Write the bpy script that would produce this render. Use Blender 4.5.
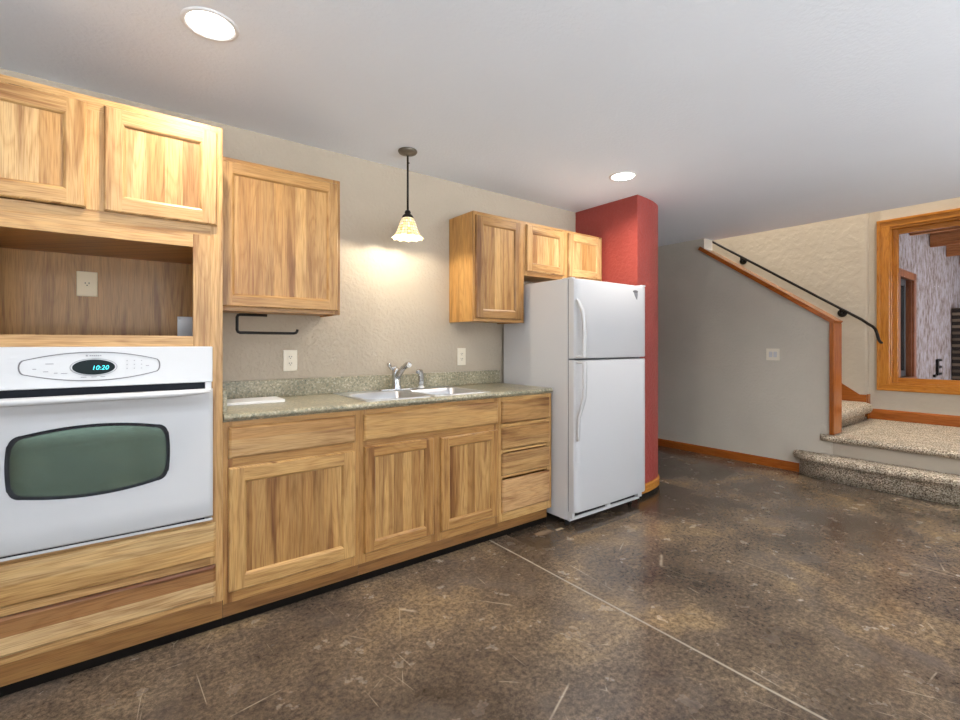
import bpy, bmesh, math, random
from mathutils import Vector, Matrix, noise
random.seed(7)
C = bpy.context.scene.collection
S = bpy.context.scene
for o in list(bpy.data.objects): bpy.data.objects.remove(o)
PI = math.pi
H = 2.455            # ceiling height
WY = 2.90            # kitchen wall plane

# ------------------------------------------------------------------ camera
cam = bpy.data.cameras.new('camera'); co = bpy.data.objects.new('camera', cam); C.objects.link(co)
cam.sensor_width = 36.0; cam.lens = 470.0/960*36; cam.clip_start = .02
cam.shift_y = -(360-344.1)/960.0
co.location = (0, 0, 1.25); co.rotation_euler = (PI/2, 0, -math.radians(37.2))
S.camera = co
# ------------------------------------------------------------------ world, exposure
w = bpy.data.worlds.new('world'); S.world = w; w.use_nodes = True
nt = w.node_tree; nt.nodes.clear()
bg = nt.nodes.new('ShaderNodeBackground'); out = nt.nodes.new('ShaderNodeOutputWorld')
bg.inputs[0].default_value = (.80, .90, 1.0, 1); bg.inputs[1].default_value = 2.2
nt.links.new(bg.outputs[0], out.inputs[0])
S.view_settings.view_transform = 'Standard'; S.view_settings.look = 'None'
S.view_settings.gamma = 1; S.view_settings.use_curve_mapping = False
S.view_settings.exposure = 0.0
def area(name, loc, rot, sx, sy, e, col=(1, 1, 1), spread=180):
    l = bpy.data.lights.new(name, 'AREA'); l.shape = 'RECTANGLE'; l.size = sx; l.size_y = sy
    l.energy = e; l.color = col; l.spread = math.radians(spread)
    o = bpy.data.objects.new(name, l); C.objects.link(o); o.location = loc; o.rotation_euler = rot
    return o
# added fill lights at unseen glazing behind and beside the camera; sunroom daylight last
area('added_rear_fill', (.4, -3.35, 1.15), (PI/2+.95, 0, 0), 3.4, 1.7, 240, (.92, .96, 1), 110)
area('added_rear_right_fill', (3.95, -3.35, 1.5), (PI/2+.95, 0, 0), 1.9, 1.1, 230, (.92, .96, 1), 110)
area('added_side_fill', (-2.35, 0.2, 1.45), (PI/2+.9, 0, -PI/2), 2.2, 1.4, 30, (.92, .96, 1), 130)
area('sunroom_daylight', (8.7, -2.6, 1.7), (PI/2+.25, 0, 0), 3.2, 1.8, 130, (.9, .93, 1))
CAN_E = 12.5; CAN_BACK = 4.0; CAN_COL = (1.0, .93, .84)
CANS = [(.262, 2.028, 1), (2.857, 2.066, 1), (.262, .1, 1), (2.871, .1, 1), (.262, -1.9, 1), (2.871, -1.9, 1), (4.6, .1, 1)]
PEND_E = 11.5

# ------------------------------------------------------------------ helpers
def link(o): C.objects.link(o); return o
def tag(o, label=None, cat=None, group=None, kind=None):
    if label: o['label'] = label
    if cat: o['category'] = cat
    if group: o['group'] = group
    if kind: o['kind'] = kind
    return o
def thing(name, loc, label, cat, group=None, kind=None):
    o = bpy.data.objects.new(name, None); o.empty_display_size = .05; link(o); o.location = loc
    return tag(o, label, cat, group, kind)
def worldloc(o):
    v = Vector((0, 0, 0))
    while o: v += o.location; o = o.parent
    return v
class B:
    def __init__(s): s.bm = bmesh.new()
    def face(s, pts, m=0, smooth=False):
        f = s.bm.faces.new([s.bm.verts.new(p) for p in pts]); f.material_index = m; f.smooth = smooth; return f
    def box(s, x0, x1, y0, y1, z0, z1, m=0, bev=0, seg=2):
        t = bmesh.new(); bmesh.ops.create_cube(t, size=1)
        for v in t.verts:
            v.co = Vector((x0+(v.co.x+.5)*(x1-x0), y0+(v.co.y+.5)*(y1-y0), z0+(v.co.z+.5)*(z1-z0)))
        if bev: bmesh.ops.bevel(t, geom=t.edges[:], offset=bev, segments=seg, affect='EDGES', profile=.5)
        s.add(t, m, smooth=False); return s
    def add(s, t, m=0, smooth=None, M=None):
        mp = {}
        for v in t.verts: mp[v] = s.bm.verts.new(M @ v.co if M else v.co)
        for f in t.faces:
            try: g = s.bm.faces.new([mp[v] for v in f.verts])
            except ValueError: continue
            g.material_index = m if m is not None else f.material_index
            g.smooth = f.smooth if smooth is None else smooth
        t.free()
    def loft(s, rings, m=0, closed=True, cap=(False, False), smooth=True, mats=None):
        R = [[s.bm.verts.new(p) for p in r] for r in rings]
        n = len(R[0])
        for i in range(len(R)-1):
            for j in range(n if closed else n-1):
                k = (j+1) % n
                f = s.bm.faces.new([R[i][j], R[i][k], R[i+1][k], R[i+1][j]])
                f.material_index = mats[i] if mats else m; f.smooth = smooth
        if cap[0]: f = s.bm.faces.new(R[0][::-1]); f.material_index = mats[0] if mats else m
        if cap[1]: f = s.bm.faces.new(R[-1]); f.material_index = mats[-1] if mats else m
        return R
    def tube(s, pts, r, n=12, m=0, cap=True):
        pts = [Vector(p) for p in pts]; rings = []
        rr = r if isinstance(r, (list, tuple)) else [r]*len(pts)
        up = None
        for i, p in enumerate(pts):
            t = (pts[min(i+1, len(pts)-1)]-pts[max(i-1, 0)]).normalized()
            if up is None:
                up = t.orthogonal().normalized()
            up = (up - t*up.dot(t)).normalized(); b = t.cross(up)
            rings.append([p+(up*math.cos(2*PI*k/n)+b*math.sin(2*PI*k/n))*rr[i] for k in range(n)])
        s.loft(rings, m, cap=(cap, cap)); return s
    def lathe(s, prof, c, n=32, m=0, axis='z', cap=(False, False), smooth=True):
        rings = []
        for r, h in prof:
            ring = []
            for k in range(n):
                a = 2*PI*k/n; x, y = r*math.cos(a), r*math.sin(a)
                if axis == 'z': p = (c[0]+x, c[1]+y, c[2]+h)
                elif axis == 'y': p = (c[0]+x, c[1]-h, c[2]+y)
                else: p = (c[0]-h, c[1]+x, c[2]+y)
                ring.append(Vector(p))
            rings.append(ring)
        s.loft(rings, m, cap=cap, smooth=smooth); return s
    def build(s, name, mats, parent=None, label=None, kind=None, recalc=True, at=None):
        if recalc: bmesh.ops.recalc_face_normals(s.bm, faces=s.bm.faces[:])
        me = bpy.data.meshes.new(name)
        off = worldloc(parent) if parent else Vector(at or (0, 0, 0))
        for v in s.bm.verts: v.co -= off
        s.bm.to_mesh(me); s.bm.free()
        for m in (mats if isinstance(mats, (list, tuple)) else [mats]): me.materials.append(m)
        o = bpy.data.objects.new(name, me); link(o)
        if parent: o.parent = parent
        else: o.location = off
        return tag(o, label=label, kind=kind)
def struct(name, bb, m, **k): return bb.build(name, m, kind='structure', **k)
def arc(fn, n): return [fn(i/n) for i in range(n+1)]
def srgb(r, g, b):
    f = lambda c: (c/255/12.92) if c <= 10 else ((c/255+.055)/1.055)**2.4
    return (f(r), f(g), f(b), 1)

# ------------------------------------------------------------------ materials
def newmat(name):
    m = bpy.data.materials.new(name); m.use_nodes = True
    n = m.node_tree; p = n.nodes['Principled BSDF']; return m, n, p
def N(n, t, **k):
    x = n.nodes.new(t)
    for a, b in k.items(): setattr(x, a, b)
    return x
def plain(name, col, rough=.5, metal=0, coat=0, spec=.5, emit=None, estr=0):
    m, n, p = newmat(name)
    p.inputs['Base Color'].default_value = col; p.inputs['Roughness'].default_value = rough
    p.inputs['Metallic'].default_value = metal; p.inputs['Coat Weight'].default_value = coat
    p.inputs['Specular IOR Level'].default_value = spec
    # a faint mottling keeps the surface from reading as computer-flat
    tc = N(n, 'ShaderNodeTexCoord'); ns = N(n, 'ShaderNodeTexNoise'); ns.inputs['Scale'].default_value = 35
    n.links.new(tc.outputs['Object'], ns.inputs['Vector'])
    mr = N(n, 'ShaderNodeMapRange'); mr.inputs[3].default_value = max(0, rough-.03); mr.inputs[4].default_value = min(1, rough+.03)
    n.links.new(ns.outputs[0], mr.inputs[0]); n.links.new(mr.outputs[0], p.inputs['Roughness'])
    if emit: p.inputs['Emission Color'].default_value = emit; p.inputs['Emission Strength'].default_value = estr
    return m
def math_(n, op, a, b=None, c=None):
    x = N(n, 'ShaderNodeMath', operation=op)
    for i, v in enumerate((a, b, c)):
        if v is None: continue
        if isinstance(v, (int, float)): x.inputs[i].default_value = v
        else: n.links.new(v, x.inputs[i])
    return x.outputs[0]
def ramp(n, src, stops, interp='LINEAR'):
    r = N(n, 'ShaderNodeValToRGB'); cr = r.color_ramp; cr.interpolation = interp
    while len(cr.elements) < len(stops): cr.elements.new(.5)
    for e, (p, c) in zip(cr.elements, stops): e.position = p; e.color = c if len(c) == 4 else (*c, 1)
    n.links.new(src, r.inputs[0]); return r.outputs[0]
def mixc(n, fac, a, b, mode='MIX'):
    x = N(n, 'ShaderNodeMix', data_type='RGBA', blend_type=mode)
    for i, v in ((0, fac), (6, a), (7, b)):
        if isinstance(v, (int, float)): x.inputs[i].default_value = v
        elif isinstance(v, tuple): x.inputs[i].default_value = v
        else: n.links.new(v, x.inputs[i])
    return x.outputs[2]

def wood(name, grain='z', plank=None, pal=None, rough=.38, dark=.75, streak=.7):
    """hickory / oak: grain direction, optional glued-up planks of differing tone"""
    pal = pal or [srgb(205, 163, 108), srgb(188, 142, 88), srgb(214, 176, 122), srgb(176, 128, 76)]
    m, n, p = newmat(name)
    tc = N(n, 'ShaderNodeTexCoord'); oi = N(n, 'ShaderNodeObjectInfo')
    sp = N(n, 'ShaderNodeSeparateXYZ'); n.links.new(tc.outputs['Object'], sp.inputs[0])
    X, Y, Z = sp.outputs
    xy = math_(n, 'ADD', X, Y)
    al, ac = (Z, xy) if grain == 'z' else ((xy, Z) if grain == 'x' else (Y, X))
    rnd = math_(n, 'MULTIPLY', oi.outputs['Random'], 37.0)
    if plank:
        idx = math_(n, 'FLOOR', math_(n, 'DIVIDE', math_(n, 'ADD', ac, rnd), plank))
    else: idx = math_(n, 'MULTIPLY', rnd, 1.0)
    wn = N(n, 'ShaderNodeTexWhiteNoise', noise_dimensions='2D'); cv = N(n, 'ShaderNodeCombineXYZ')
    n.links.new(idx, cv.inputs[0]); n.links.new(rnd, cv.inputs[1]); n.links.new(cv.outputs[0], wn.inputs['Vector'])
    base = ramp(n, wn.outputs['Value'], [(i/(len(pal)-1), c) for i, c in enumerate(pal)])
    # grain vector
    gv = N(n, 'ShaderNodeCombineXYZ')
    n.links.new(math_(n, 'MULTIPLY', ac, 26.0), gv.inputs[0]); n.links.new(math_(n, 'MULTIPLY', al, 1.6), gv.inputs[1])
    n.links.new(math_(n, 'ADD', math_(n, 'MULTIPLY', wn.outputs['Value'], 60.0), rnd), gv.inputs[2])
    g1 = N(n, 'ShaderNodeTexNoise'); g1.inputs['Scale'].default_value = 1.0; g1.inputs['Detail'].default_value = 5
    g1.inputs['Distortion'].default_value = .9
    n.links.new(gv.outputs[0], g1.inputs['Vector'])
    gf = N(n, 'ShaderNodeCombineXYZ')
    n.links.new(math_(n, 'MULTIPLY', ac, 330.0), gf.inputs[0]); n.links.new(math_(n, 'MULTIPLY', al, 9.0), gf.inputs[1])
    n.links.new(rnd, gf.inputs[2])
    g2 = N(n, 'ShaderNodeTexNoise'); g2.inputs['Scale'].default_value = 1.0; g2.inputs['Detail'].default_value = 2
    n.links.new(gf.outputs[0], g2.inputs['Vector'])
    # cathedral figure
    gw = N(n, 'ShaderNodeCombineXYZ')
    n.links.new(math_(n, 'MULTIPLY', ac, 9.0), gw.inputs[0]); n.links.new(math_(n, 'MULTIPLY', al, 1.1), gw.inputs[1])
    n.links.new(math_(n, 'MULTIPLY', wn.outputs['Value'], 33.0), gw.inputs[2])
    g3 = N(n, 'ShaderNodeTexNoise'); g3.inputs['Scale'].default_value = 1; g3.inputs['Detail'].default_value = 1
    n.links.new(gw.outputs[0], g3.inputs['Vector'])
    ring = math_(n, 'FRACT', math_(n, 'MULTIPLY', g3.outputs[0], 13.0))
    rg = ramp(n, ring, [(0, (.80, .74, .66)), (.25, (1, 1, 1)), (.8, (1, 1, 1)), (1, (.86, .80, .72))])
    c1 = ramp(n, g1.outputs[0], [(.34, (.58, .46, .34)), (.49, (1, 1, 1)), (.64, (1.08, 1.03, .96))])
    c2 = ramp(n, g2.outputs[0], [(.36, (.66, .57, .46)), (.52, (1, 1, 1))])
    c = mixc(n, dark, base, mixc(n, 1.0, base, c1, 'MULTIPLY'))
    c = mixc(n, .75, c, mixc(n, 1.0, c, c2, 'MULTIPLY'))
    c = mixc(n, .75, c, mixc(n, 1.0, c, rg, 'MULTIPLY'))
    # mineral streaks (brown) in some boards
    gs = N(n, 'ShaderNodeCombineXYZ')
    n.links.new(math_(n, 'MULTIPLY', ac, 15.0), gs.inputs[0]); n.links.new(math_(n, 'MULTIPLY', al, .8), gs.inputs[1])
    n.links.new(math_(n, 'ADD', rnd, 11.0), gs.inputs[2])
    g4 = N(n, 'ShaderNodeTexNoise'); g4.inputs['Scale'].default_value = 1; g4.inputs['Detail'].default_value = 3
    n.links.new(gs.outputs[0], g4.inputs['Vector'])
    sf = ramp(n, g4.outputs[0], [(.60, (0, 0, 0)), (.68, (streak, streak, streak))])
    c = mixc(n, sf, c, mixc(n, 1.0, c, srgb(160, 122, 84), 'MULTIPLY'))
    n.links.new(c, p.inputs['Base Color'])
    p.inputs['Roughness'].default_value = rough
    bp = N(n, 'ShaderNodeBump'); bp.inputs['Strength'].default_value = .12; bp.inputs['Distance'].default_value = .001
    n.links.new(g2.outputs[0], bp.inputs['Height']); n.links.new(bp.outputs[0], p.inputs['Normal'])
    return m
LIGHT = [srgb(200, 160, 106), srgb(180, 136, 82), srgb(214, 180, 128), srgb(158, 112, 64)]
MID = [srgb(190, 146, 88), srgb(172, 128, 74), srgb(206, 165, 106), srgb(152, 109, 60)]
ORG = [srgb(176, 100, 40), srgb(164, 90, 34), srgb(186, 110, 48)]
W_z = wood('cabinet_wood_upright', 'z', None, MID); W_x = wood('cabinet_wood_level', 'x', None, MID)
W_pz = wood('cabinet_panel_boards', 'z', .055, MID); W_px = wood('drawer_front_boards', 'x', .083, LIGHT)
L_z = wood('pale_wood_upright', 'z', None, LIGHT); L_x = wood('pale_wood_level', 'x', None, LIGHT)
L_pz = wood('pale_panel_boards', 'z', .062, LIGHT, dark=.6)
V_z = wood('veneer_side', 'z', .09, [srgb(205, 158, 92), srgb(196, 148, 84)])
ALC = wood('alcove_veneer', 'z', .25, [srgb(180, 134, 70), srgb(170, 126, 64)], streak=0)
TOE = wood('toe_board', 'x', None, [srgb(148, 106, 58), srgb(138, 97, 52)])
T_x = wood('honey_trim_level', 'x', None, ORG, rough=.22, dark=.35, streak=.2)
T_y = wood('honey_trim_side', 'x', None, ORG, rough=.22, dark=.35, streak=.2)
T_z = wood('honey_trim_upright', 'z', None, ORG, rough=.20, dark=.35, streak=.2)
YEL = [srgb(200, 134, 54), srgb(190, 124, 46)]
WIN_z = wood('window_casing_upright', 'z', None, YEL, rough=.2, dark=.3, streak=0)
WIN_y = wood('window_casing_level', 'x', None, YEL, rough=.2, dark=.3, streak=0)
ROUGHW = wood('rough_beam', 'x', .2, [srgb(206, 136, 84), srgb(180, 116, 70), srgb(216, 150, 98)], rough=.7)

def paint(name, col, bump=.35, scale=55, rough=.75, var=.04):
    m, n, p = newmat(name)
    tc = N(n, 'ShaderNodeTexCoord')
    a = N(n, 'ShaderNodeTexNoise'); a.inputs['Scale'].default_value = scale; a.inputs['Detail'].default_value = 4
    b = N(n, 'ShaderNodeTexNoise'); b.inputs['Scale'].default_value = 2.2; b.inputs['Detail'].default_value = 3
    for q in (a, b): n.links.new(tc.outputs['Object'], q.inputs['Vector'])
    dk = tuple(c*(1-var*2) for c in col[:3])+(1,)
    n.links.new(ramp(n, b.outputs[0], [(.3, dk), (.7, col)]), p.inputs['Base Color'])
    p.inputs['Roughness'].default_value = rough
    h = ramp(n, a.outputs[0], [(.42, (0, 0, 0)), (.58, (1, 1, 1))])
    bp = N(n, 'ShaderNodeBump'); bp.inputs['Strength'].default_value = bump; bp.inputs['Distance'].default_value = .004
    n.links.new(h, bp.inputs['Height']); n.links.new(bp.outputs[0], p.inputs['Normal'])
    return m
GREIGE = paint('greige_wall_paint', srgb(188, 175, 156), .4, 42)
STAIRG = paint('grey_stair_wall_paint', srgb(204, 196, 181), .3, 42)
CREAM = paint('cream_stair_paint', srgb(204, 194, 178), .35, 13)
WHITEC = paint('ceiling_paint', srgb(228, 233, 240), .15, 60, .85, .01)
RED = paint('red_column_paint', srgb(158, 66, 58), .55, 34, .5)
RISER = paint('riser_paint', srgb(186, 174, 156), .1, 42)

def floor_mat():
    m, n, p = newmat('stained_concrete')
    tc = N(n, 'ShaderNodeTexCoord'); O = tc.outputs['Object']
    def noi(sc, det=6, dist=0, rough=.55, vec=O):
        q = N(n, 'ShaderNodeTexNoise'); q.inputs['Scale'].default_value = sc; q.inputs['Detail'].default_value = det
        q.inputs['Distortion'].default_value = dist; q.inputs['Roughness'].default_value = rough
        n.links.new(vec, q.inputs['Vector']); return q.outputs[0]
    big = noi(1.2, 9, .3, .64); mid = noi(7.5, 6, .1, .6); fine = noi(48, 8, 0, .85); tiny = noi(420, 2)
    c = ramp(n, big, [(.30, srgb(62, 53, 45)), (.44, srgb(86, 74, 63)), (.53, srgb(104, 90, 75)), (.62, srgb(136, 115, 88)), (.75, srgb(160, 142, 116))])
    c = mixc(n, .7, c, mixc(n, 1.0, c, ramp(n, mid, [(.30, (.70, .68, .67)), (.52, (1, 1, 1)), (.74, (1.28, 1.24, 1.18))]), 'MULTIPLY'))
    c = mixc(n, .9, c, mixc(n, 1.0, c, ramp(n, fine, [(.41, (.42, .41, .40)), (.5, (1, 1, 1)), (.585, (1.75, 1.70, 1.62))]), 'MULTIPLY'))
    c = mixc(n, ramp(n, tiny, [(.68, (0, 0, 0)), (.76, (.45, .45, .45))]), c, srgb(206, 192, 170))
    # cool worn patches
    cool = noi(2.3, 5, 1.0)
    c = mixc(n, ramp(n, cool, [(.55, (0, 0, 0)), (.72, (.55, .55, .55))]), c, srgb(98, 90, 86))
    # scratches: thin voronoi-ridge lines, in patches
    for k, (sc, ang) in enumerate(((1.7, .5), (2.6, 1.9), (3.7, 2.6))):
        mp = N(n, 'ShaderNodeMapping'); mp.inputs['Rotation'].default_value = (0, 0, ang); mp.inputs['Scale'].default_value = (1, .38, 1)
        mp.inputs['Location'].default_value = (k*3.1, k*1.7, 0)
        n.links.new(O, mp.inputs[0])
        v = N(n, 'ShaderNodeTexVoronoi', feature='DISTANCE_TO_EDGE'); v.inputs['Scale'].default_value = sc
        n.links.new(mp.outputs[0], v.inputs['Vector'])
        ln = ramp(n, v.outputs['Distance'], [(0, (1, 1, 1)), (.0035, (0, 0, 0))])
        mk = ramp(n, noi(2.9+k, 3), [(.55, (0, 0, 0)), (.62, (.5, .5, .5))])
        c = mixc(n, math_(n, 'MULTIPLY', ln, mk), c, srgb(205, 190, 168))
    # worn pale spots in the darker area by the drawers, then the saw-cut joint
    sp = N(n, 'ShaderNodeSeparateXYZ'); n.links.new(O, sp.inputs[0]); X, Y, Z = sp.outputs
    # darker floor area along the base of the cabinets, fridge and column
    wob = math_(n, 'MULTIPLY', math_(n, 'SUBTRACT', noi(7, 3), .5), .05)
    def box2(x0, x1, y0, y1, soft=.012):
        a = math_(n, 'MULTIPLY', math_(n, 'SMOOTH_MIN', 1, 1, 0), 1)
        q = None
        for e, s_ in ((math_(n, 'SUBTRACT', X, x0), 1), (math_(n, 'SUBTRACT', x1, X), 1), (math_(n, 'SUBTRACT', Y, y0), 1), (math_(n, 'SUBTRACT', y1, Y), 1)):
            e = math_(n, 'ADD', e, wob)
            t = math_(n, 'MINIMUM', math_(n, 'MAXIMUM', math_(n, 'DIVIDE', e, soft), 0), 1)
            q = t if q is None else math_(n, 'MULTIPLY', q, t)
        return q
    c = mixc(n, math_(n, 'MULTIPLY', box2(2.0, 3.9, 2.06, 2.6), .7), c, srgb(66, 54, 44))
    c = mixc(n, math_(n, 'MULTIPLY', box2(2.15, 2.30, 2.20, 2.26, .02), .7), c, srgb(170, 148, 122))
    c = mixc(n, math_(n, 'MULTIPLY', box2(2.31, 2.38, 2.19, 2.22, .01), .8), c, srgb(200, 180, 152))
    jx = math_(n, 'ABSOLUTE', math_(n, 'SUBTRACT', math_(n, 'ADD', X, math_(n, 'MULTIPLY', math_(n, 'SUBTRACT', noi(3, 2), .5), .008)), 1.862))
    band = ramp(n, jx, [(0, (.5, .5, .5)), (.03, (.35, .35, .35)), (.09, (0, 0, 0))])
    c = mixc(n, band, c, mixc(n, 1.0, c, (.6, .6, .62, 1), 'MULTIPLY'))
    jl = ramp(n, jx, [(.0035, (1, 1, 1)), (.006, (0, 0, 0))])
    c = mixc(n, math_(n, 'MULTIPLY', jl, .8), c, srgb(176, 166, 150))
    n.links.new(c, p.inputs['Base Color'])
    rr = ramp(n, mid, [(.3, (.14, .14, .14)), (.7, (.30, .30, .30))]); n.links.new(rr, p.inputs['Roughness'])
    p.inputs['Specular IOR Level'].default_value = .55
    bp = N(n, 'ShaderNodeBump'); bp.inputs['Strength'].default_value = .12; bp.inputs['Distance'].default_value = .002
    n.links.new(fine, bp.inputs['Height']); n.links.new(bp.outputs[0], p.inputs['Normal'])
    return m
FLOOR = floor_mat()

def speckle(name, stops, sc=90, rough=.3, bump=0, sc2=None, dist=.02):
    m, n, p = newmat(name); tc = N(n, 'ShaderNodeTexCoord')
    a = N(n, 'ShaderNodeTexNoise'); a.inputs['Scale'].default_value = sc; a.inputs['Detail'].default_value = 4; a.inputs['Roughness'].default_value = .7
    n.links.new(tc.outputs['Object'], a.inputs['Vector'])
    c = ramp(n, a.outputs[0], stops)
    if sc2:
        b = N(n, 'ShaderNodeTexNoise'); b.inputs['Scale'].default_value = sc2; b.inputs['Detail'].default_value = 3
        n.links.new(tc.outputs['Object'], b.inputs['Vector'])
        c = mixc(n, 1.0, c, ramp(n, b.outputs[0], [(.35, (.82, .82, .80)), (.65, (1.12, 1.1, 1.08))]), 'MULTIPLY')
    n.links.new(c, p.inputs['Base Color']); p.inputs['Roughness'].default_value = rough
    if bump:
        bp = N(n, 'ShaderNodeBump'); bp.inputs['Strength'].default_value = bump; bp.inputs['Distance'].default_value = dist
        n.links.new(a.outputs[0], bp.inputs['Height']); n.links.new(bp.outputs[0], p.inputs['Normal'])
    return m
COUNTER = speckle('laminate_granite', [(.34, srgb(104, 102, 84)), (.45, srgb(150, 148, 128)), (.54, srgb(166, 154, 126)), (.66, srgb(204, 200, 182))], 75, .28, sc2=9)
CARPET = speckle('mottled_carpet', [(.38, srgb(78, 64, 52)), (.46, srgb(164, 146, 124)), (.54, srgb(208, 193, 170)), (.62, srgb(240, 230, 212))], 95, .95, 1.0, 12, .012)
def stucco_mat():
    m, n, p = newmat('rough_stucco'); tc = N(n, 'ShaderNodeTexCoord')
    mp = N(n, 'ShaderNodeMapping'); mp.inputs['Scale'].default_value = (3.4, 3.4, 2.0); n.links.new(tc.outputs['Object'], mp.inputs[0])
    a = N(n, 'ShaderNodeTexNoise'); a.inputs['Scale'].default_value = 4; a.inputs['Detail'].default_value = 6; a.inputs['Roughness'].default_value = .7
    n.links.new(mp.outputs[0], a.inputs['Vector'])
    n.links.new(ramp(n, a.outputs[0], [(.36, srgb(112, 90, 80)), (.48, srgb(150, 136, 132)), (.60, srgb(172, 162, 166))]), p.inputs['Base Color'])
    bp = N(n, 'ShaderNodeBump'); bp.inputs['Strength'].default_value = .9; bp.inputs['Distance'].default_value = .03
    n.links.new(a.outputs[0], bp.inputs['Height']); n.links.new(bp.outputs[0], p.inputs['Normal']); p.inputs['Roughness'].default_value = .9
    return m
STUCCO = stucco_mat()
def brick_mat():
    m, n, p = newmat('dark_stacked_stone'); tc = N(n, 'ShaderNodeTexCoord')
    mp = N(n, 'ShaderNodeMapping'); mp.inputs['Rotation'].default_value = (PI/2, 0, 0); n.links.new(tc.outputs['Object'], mp.inputs[0])
    b = N(n, 'ShaderNodeTexBrick'); b.inputs['Scale'].default_value = 5; b.inputs['Color1'].default_value = srgb(92, 78, 66)
    b.inputs['Color2'].default_value = srgb(128, 112, 96); b.inputs['Mortar'].default_value = srgb(40, 34, 30)
    n.links.new(mp.outputs[0], b.inputs['Vector']); n.links.new(b.outputs[0], p.inputs['Base Color']); p.inputs['Roughness'].default_value = .9
    return m
STONE = brick_mat()
WHITE = plain('white_enamel', srgb(212, 212, 213), .22, coat=.3)
WHITEF = plain('fridge_white', srgb(208, 208, 210), .35)
PLATEM = plain('outlet_plastic', srgb(232, 224, 206), .4)
ALMOND = plain('almond_plastic', srgb(226, 208, 170), .4)
DARKSLOT = plain('dark_recess', srgb(22, 22, 24), .6)
NAVY = plain('oven_vent_dark', srgb(18, 21, 30), .5, spec=.2)
GREYL = plain('print_grey', srgb(150, 150, 154), .5)
GREYD = plain('badge_outline_grey', srgb(120, 118, 120), .4)
BRONZE = plain('dark_bronze', srgb(44, 38, 34), .32, metal=.7)
BRONZEL = plain('canopy_bronze', srgb(112, 104, 92), .4, metal=.6)
STEEL = plain('stainless_steel', (.66, .68, .71, 1), .3, metal=1)
CHROME = plain('chrome', (.62, .62, .62, 1), .14, metal=1)
GALV = plain('galvanised_plate', (.5, .5, .5, 1), .4, metal=.8)
GAP_SHADE = plain('gap_shade_black', srgb(20, 16, 13), .8, spec=.1)  # near-black colour standing in for shade in the gaps at floor level
GASKET = plain('grey_gasket', srgb(120, 122, 126), .6)
DISPLAY = plain('display_glass', srgb(16, 30, 32), .3, spec=.15)
DIGIT = plain('display_digits', srgb(70, 225, 235), .4, emit=srgb(70, 225, 235), estr=1.4)
LENS = plain('lamp_lens', (1, 1, 1, 1), .4, emit=(1, .97, .92, 1), estr=9)
TRIMW = plain('lamp_trim_white', srgb(225, 225, 225), .4)
BOARD = plain('white_cutting_board', srgb(238, 238, 236), .3)
BLACKM = plain('black_metal', srgb(30, 27, 25), .35, metal=.5)
GLASSD = plain('oven_window_border', srgb(18, 20, 28), .08)
OVGLASS = plain('oven_window_glass', (.12, .16, .12, 1), .09, metal=.8)
LEAF = speckle('foliage', [(.35, srgb(40, 62, 24)), (.5, srgb(130, 150, 60)), (.65, srgb(226, 228, 160))], 16, .7)
def glass(name, tint=(1, 1, 1, 1)):
    m, n, p = newmat(name); p.inputs['Base Color'].default_value = tint
    p.inputs['Transmission Weight'].default_value = 1; p.inputs['Roughness'].default_value = 0; p.inputs['IOR'].default_value = 1.12
    return m
GLASS = glass('window_glass')
def shade_mat():
    m, n, p = newmat('mosaic_shade_glass'); tc = N(n, 'ShaderNodeTexCoord')
    sp = N(n, 'ShaderNodeSeparateXYZ'); n.links.new(tc.outputs['Object'], sp.inputs[0])
    an = math_(n, 'ARCTAN2', sp.outputs[1], sp.outputs[0])
    u = math_(n, 'MULTIPLY', an, 24/(2*PI)); v = math_(n, 'MULTIPLY', sp.outputs[2], 55.0)
    fu = math_(n, 'FRACT', u); fv = math_(n, 'FRACT', v)
    lead = math_(n, 'MAXIMUM', math_(n, 'LESS_THAN', fu, .10), math_(n, 'LESS_THAN', fv, .12))
    wn = N(n, 'ShaderNodeTexWhiteNoise', noise_dimensions='2D'); cv = N(n, 'ShaderNodeCombineXYZ')
    n.links.new(math_(n, 'FLOOR', u), cv.inputs[0]); n.links.new(math_(n, 'FLOOR', v), cv.inputs[1]); n.links.new(cv.outputs[0], wn.inputs['Vector'])
    c = ramp(n, wn.outputs['Value'], [(0, srgb(250, 240, 205)), (.4, srgb(246, 222, 150)), (.7, srgb(252, 246, 226)), (1, srgb(236, 205, 120))])
    c = mixc(n, lead, c, srgb(90, 78, 54))
    n.links.new(c, p.inputs['Base Color']); p.inputs['Roughness'].default_value = .3
    n.links.new(c, p.inputs['Emission Color']); p.inputs['Emission Strength'].default_value = .55
    tr = N(n, 'ShaderNodeBsdfTranslucent'); n.links.new(c, tr.inputs[0])
    mx = N(n, 'ShaderNodeMixShader'); mx.inputs[0].default_value = .10
    n.links.new(p.outputs[0], mx.inputs[1]); n.links.new(tr.outputs[0], mx.inputs[2])
    n.links.new(mx.outputs[0], n.nodes['Material Output'].inputs[0])
    return m
SHADE = shade_mat()
BULB = plain('bulb_glow', (1, 1, 1, 1), .4, emit=(1, .95, .85, 1), estr=14)

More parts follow.
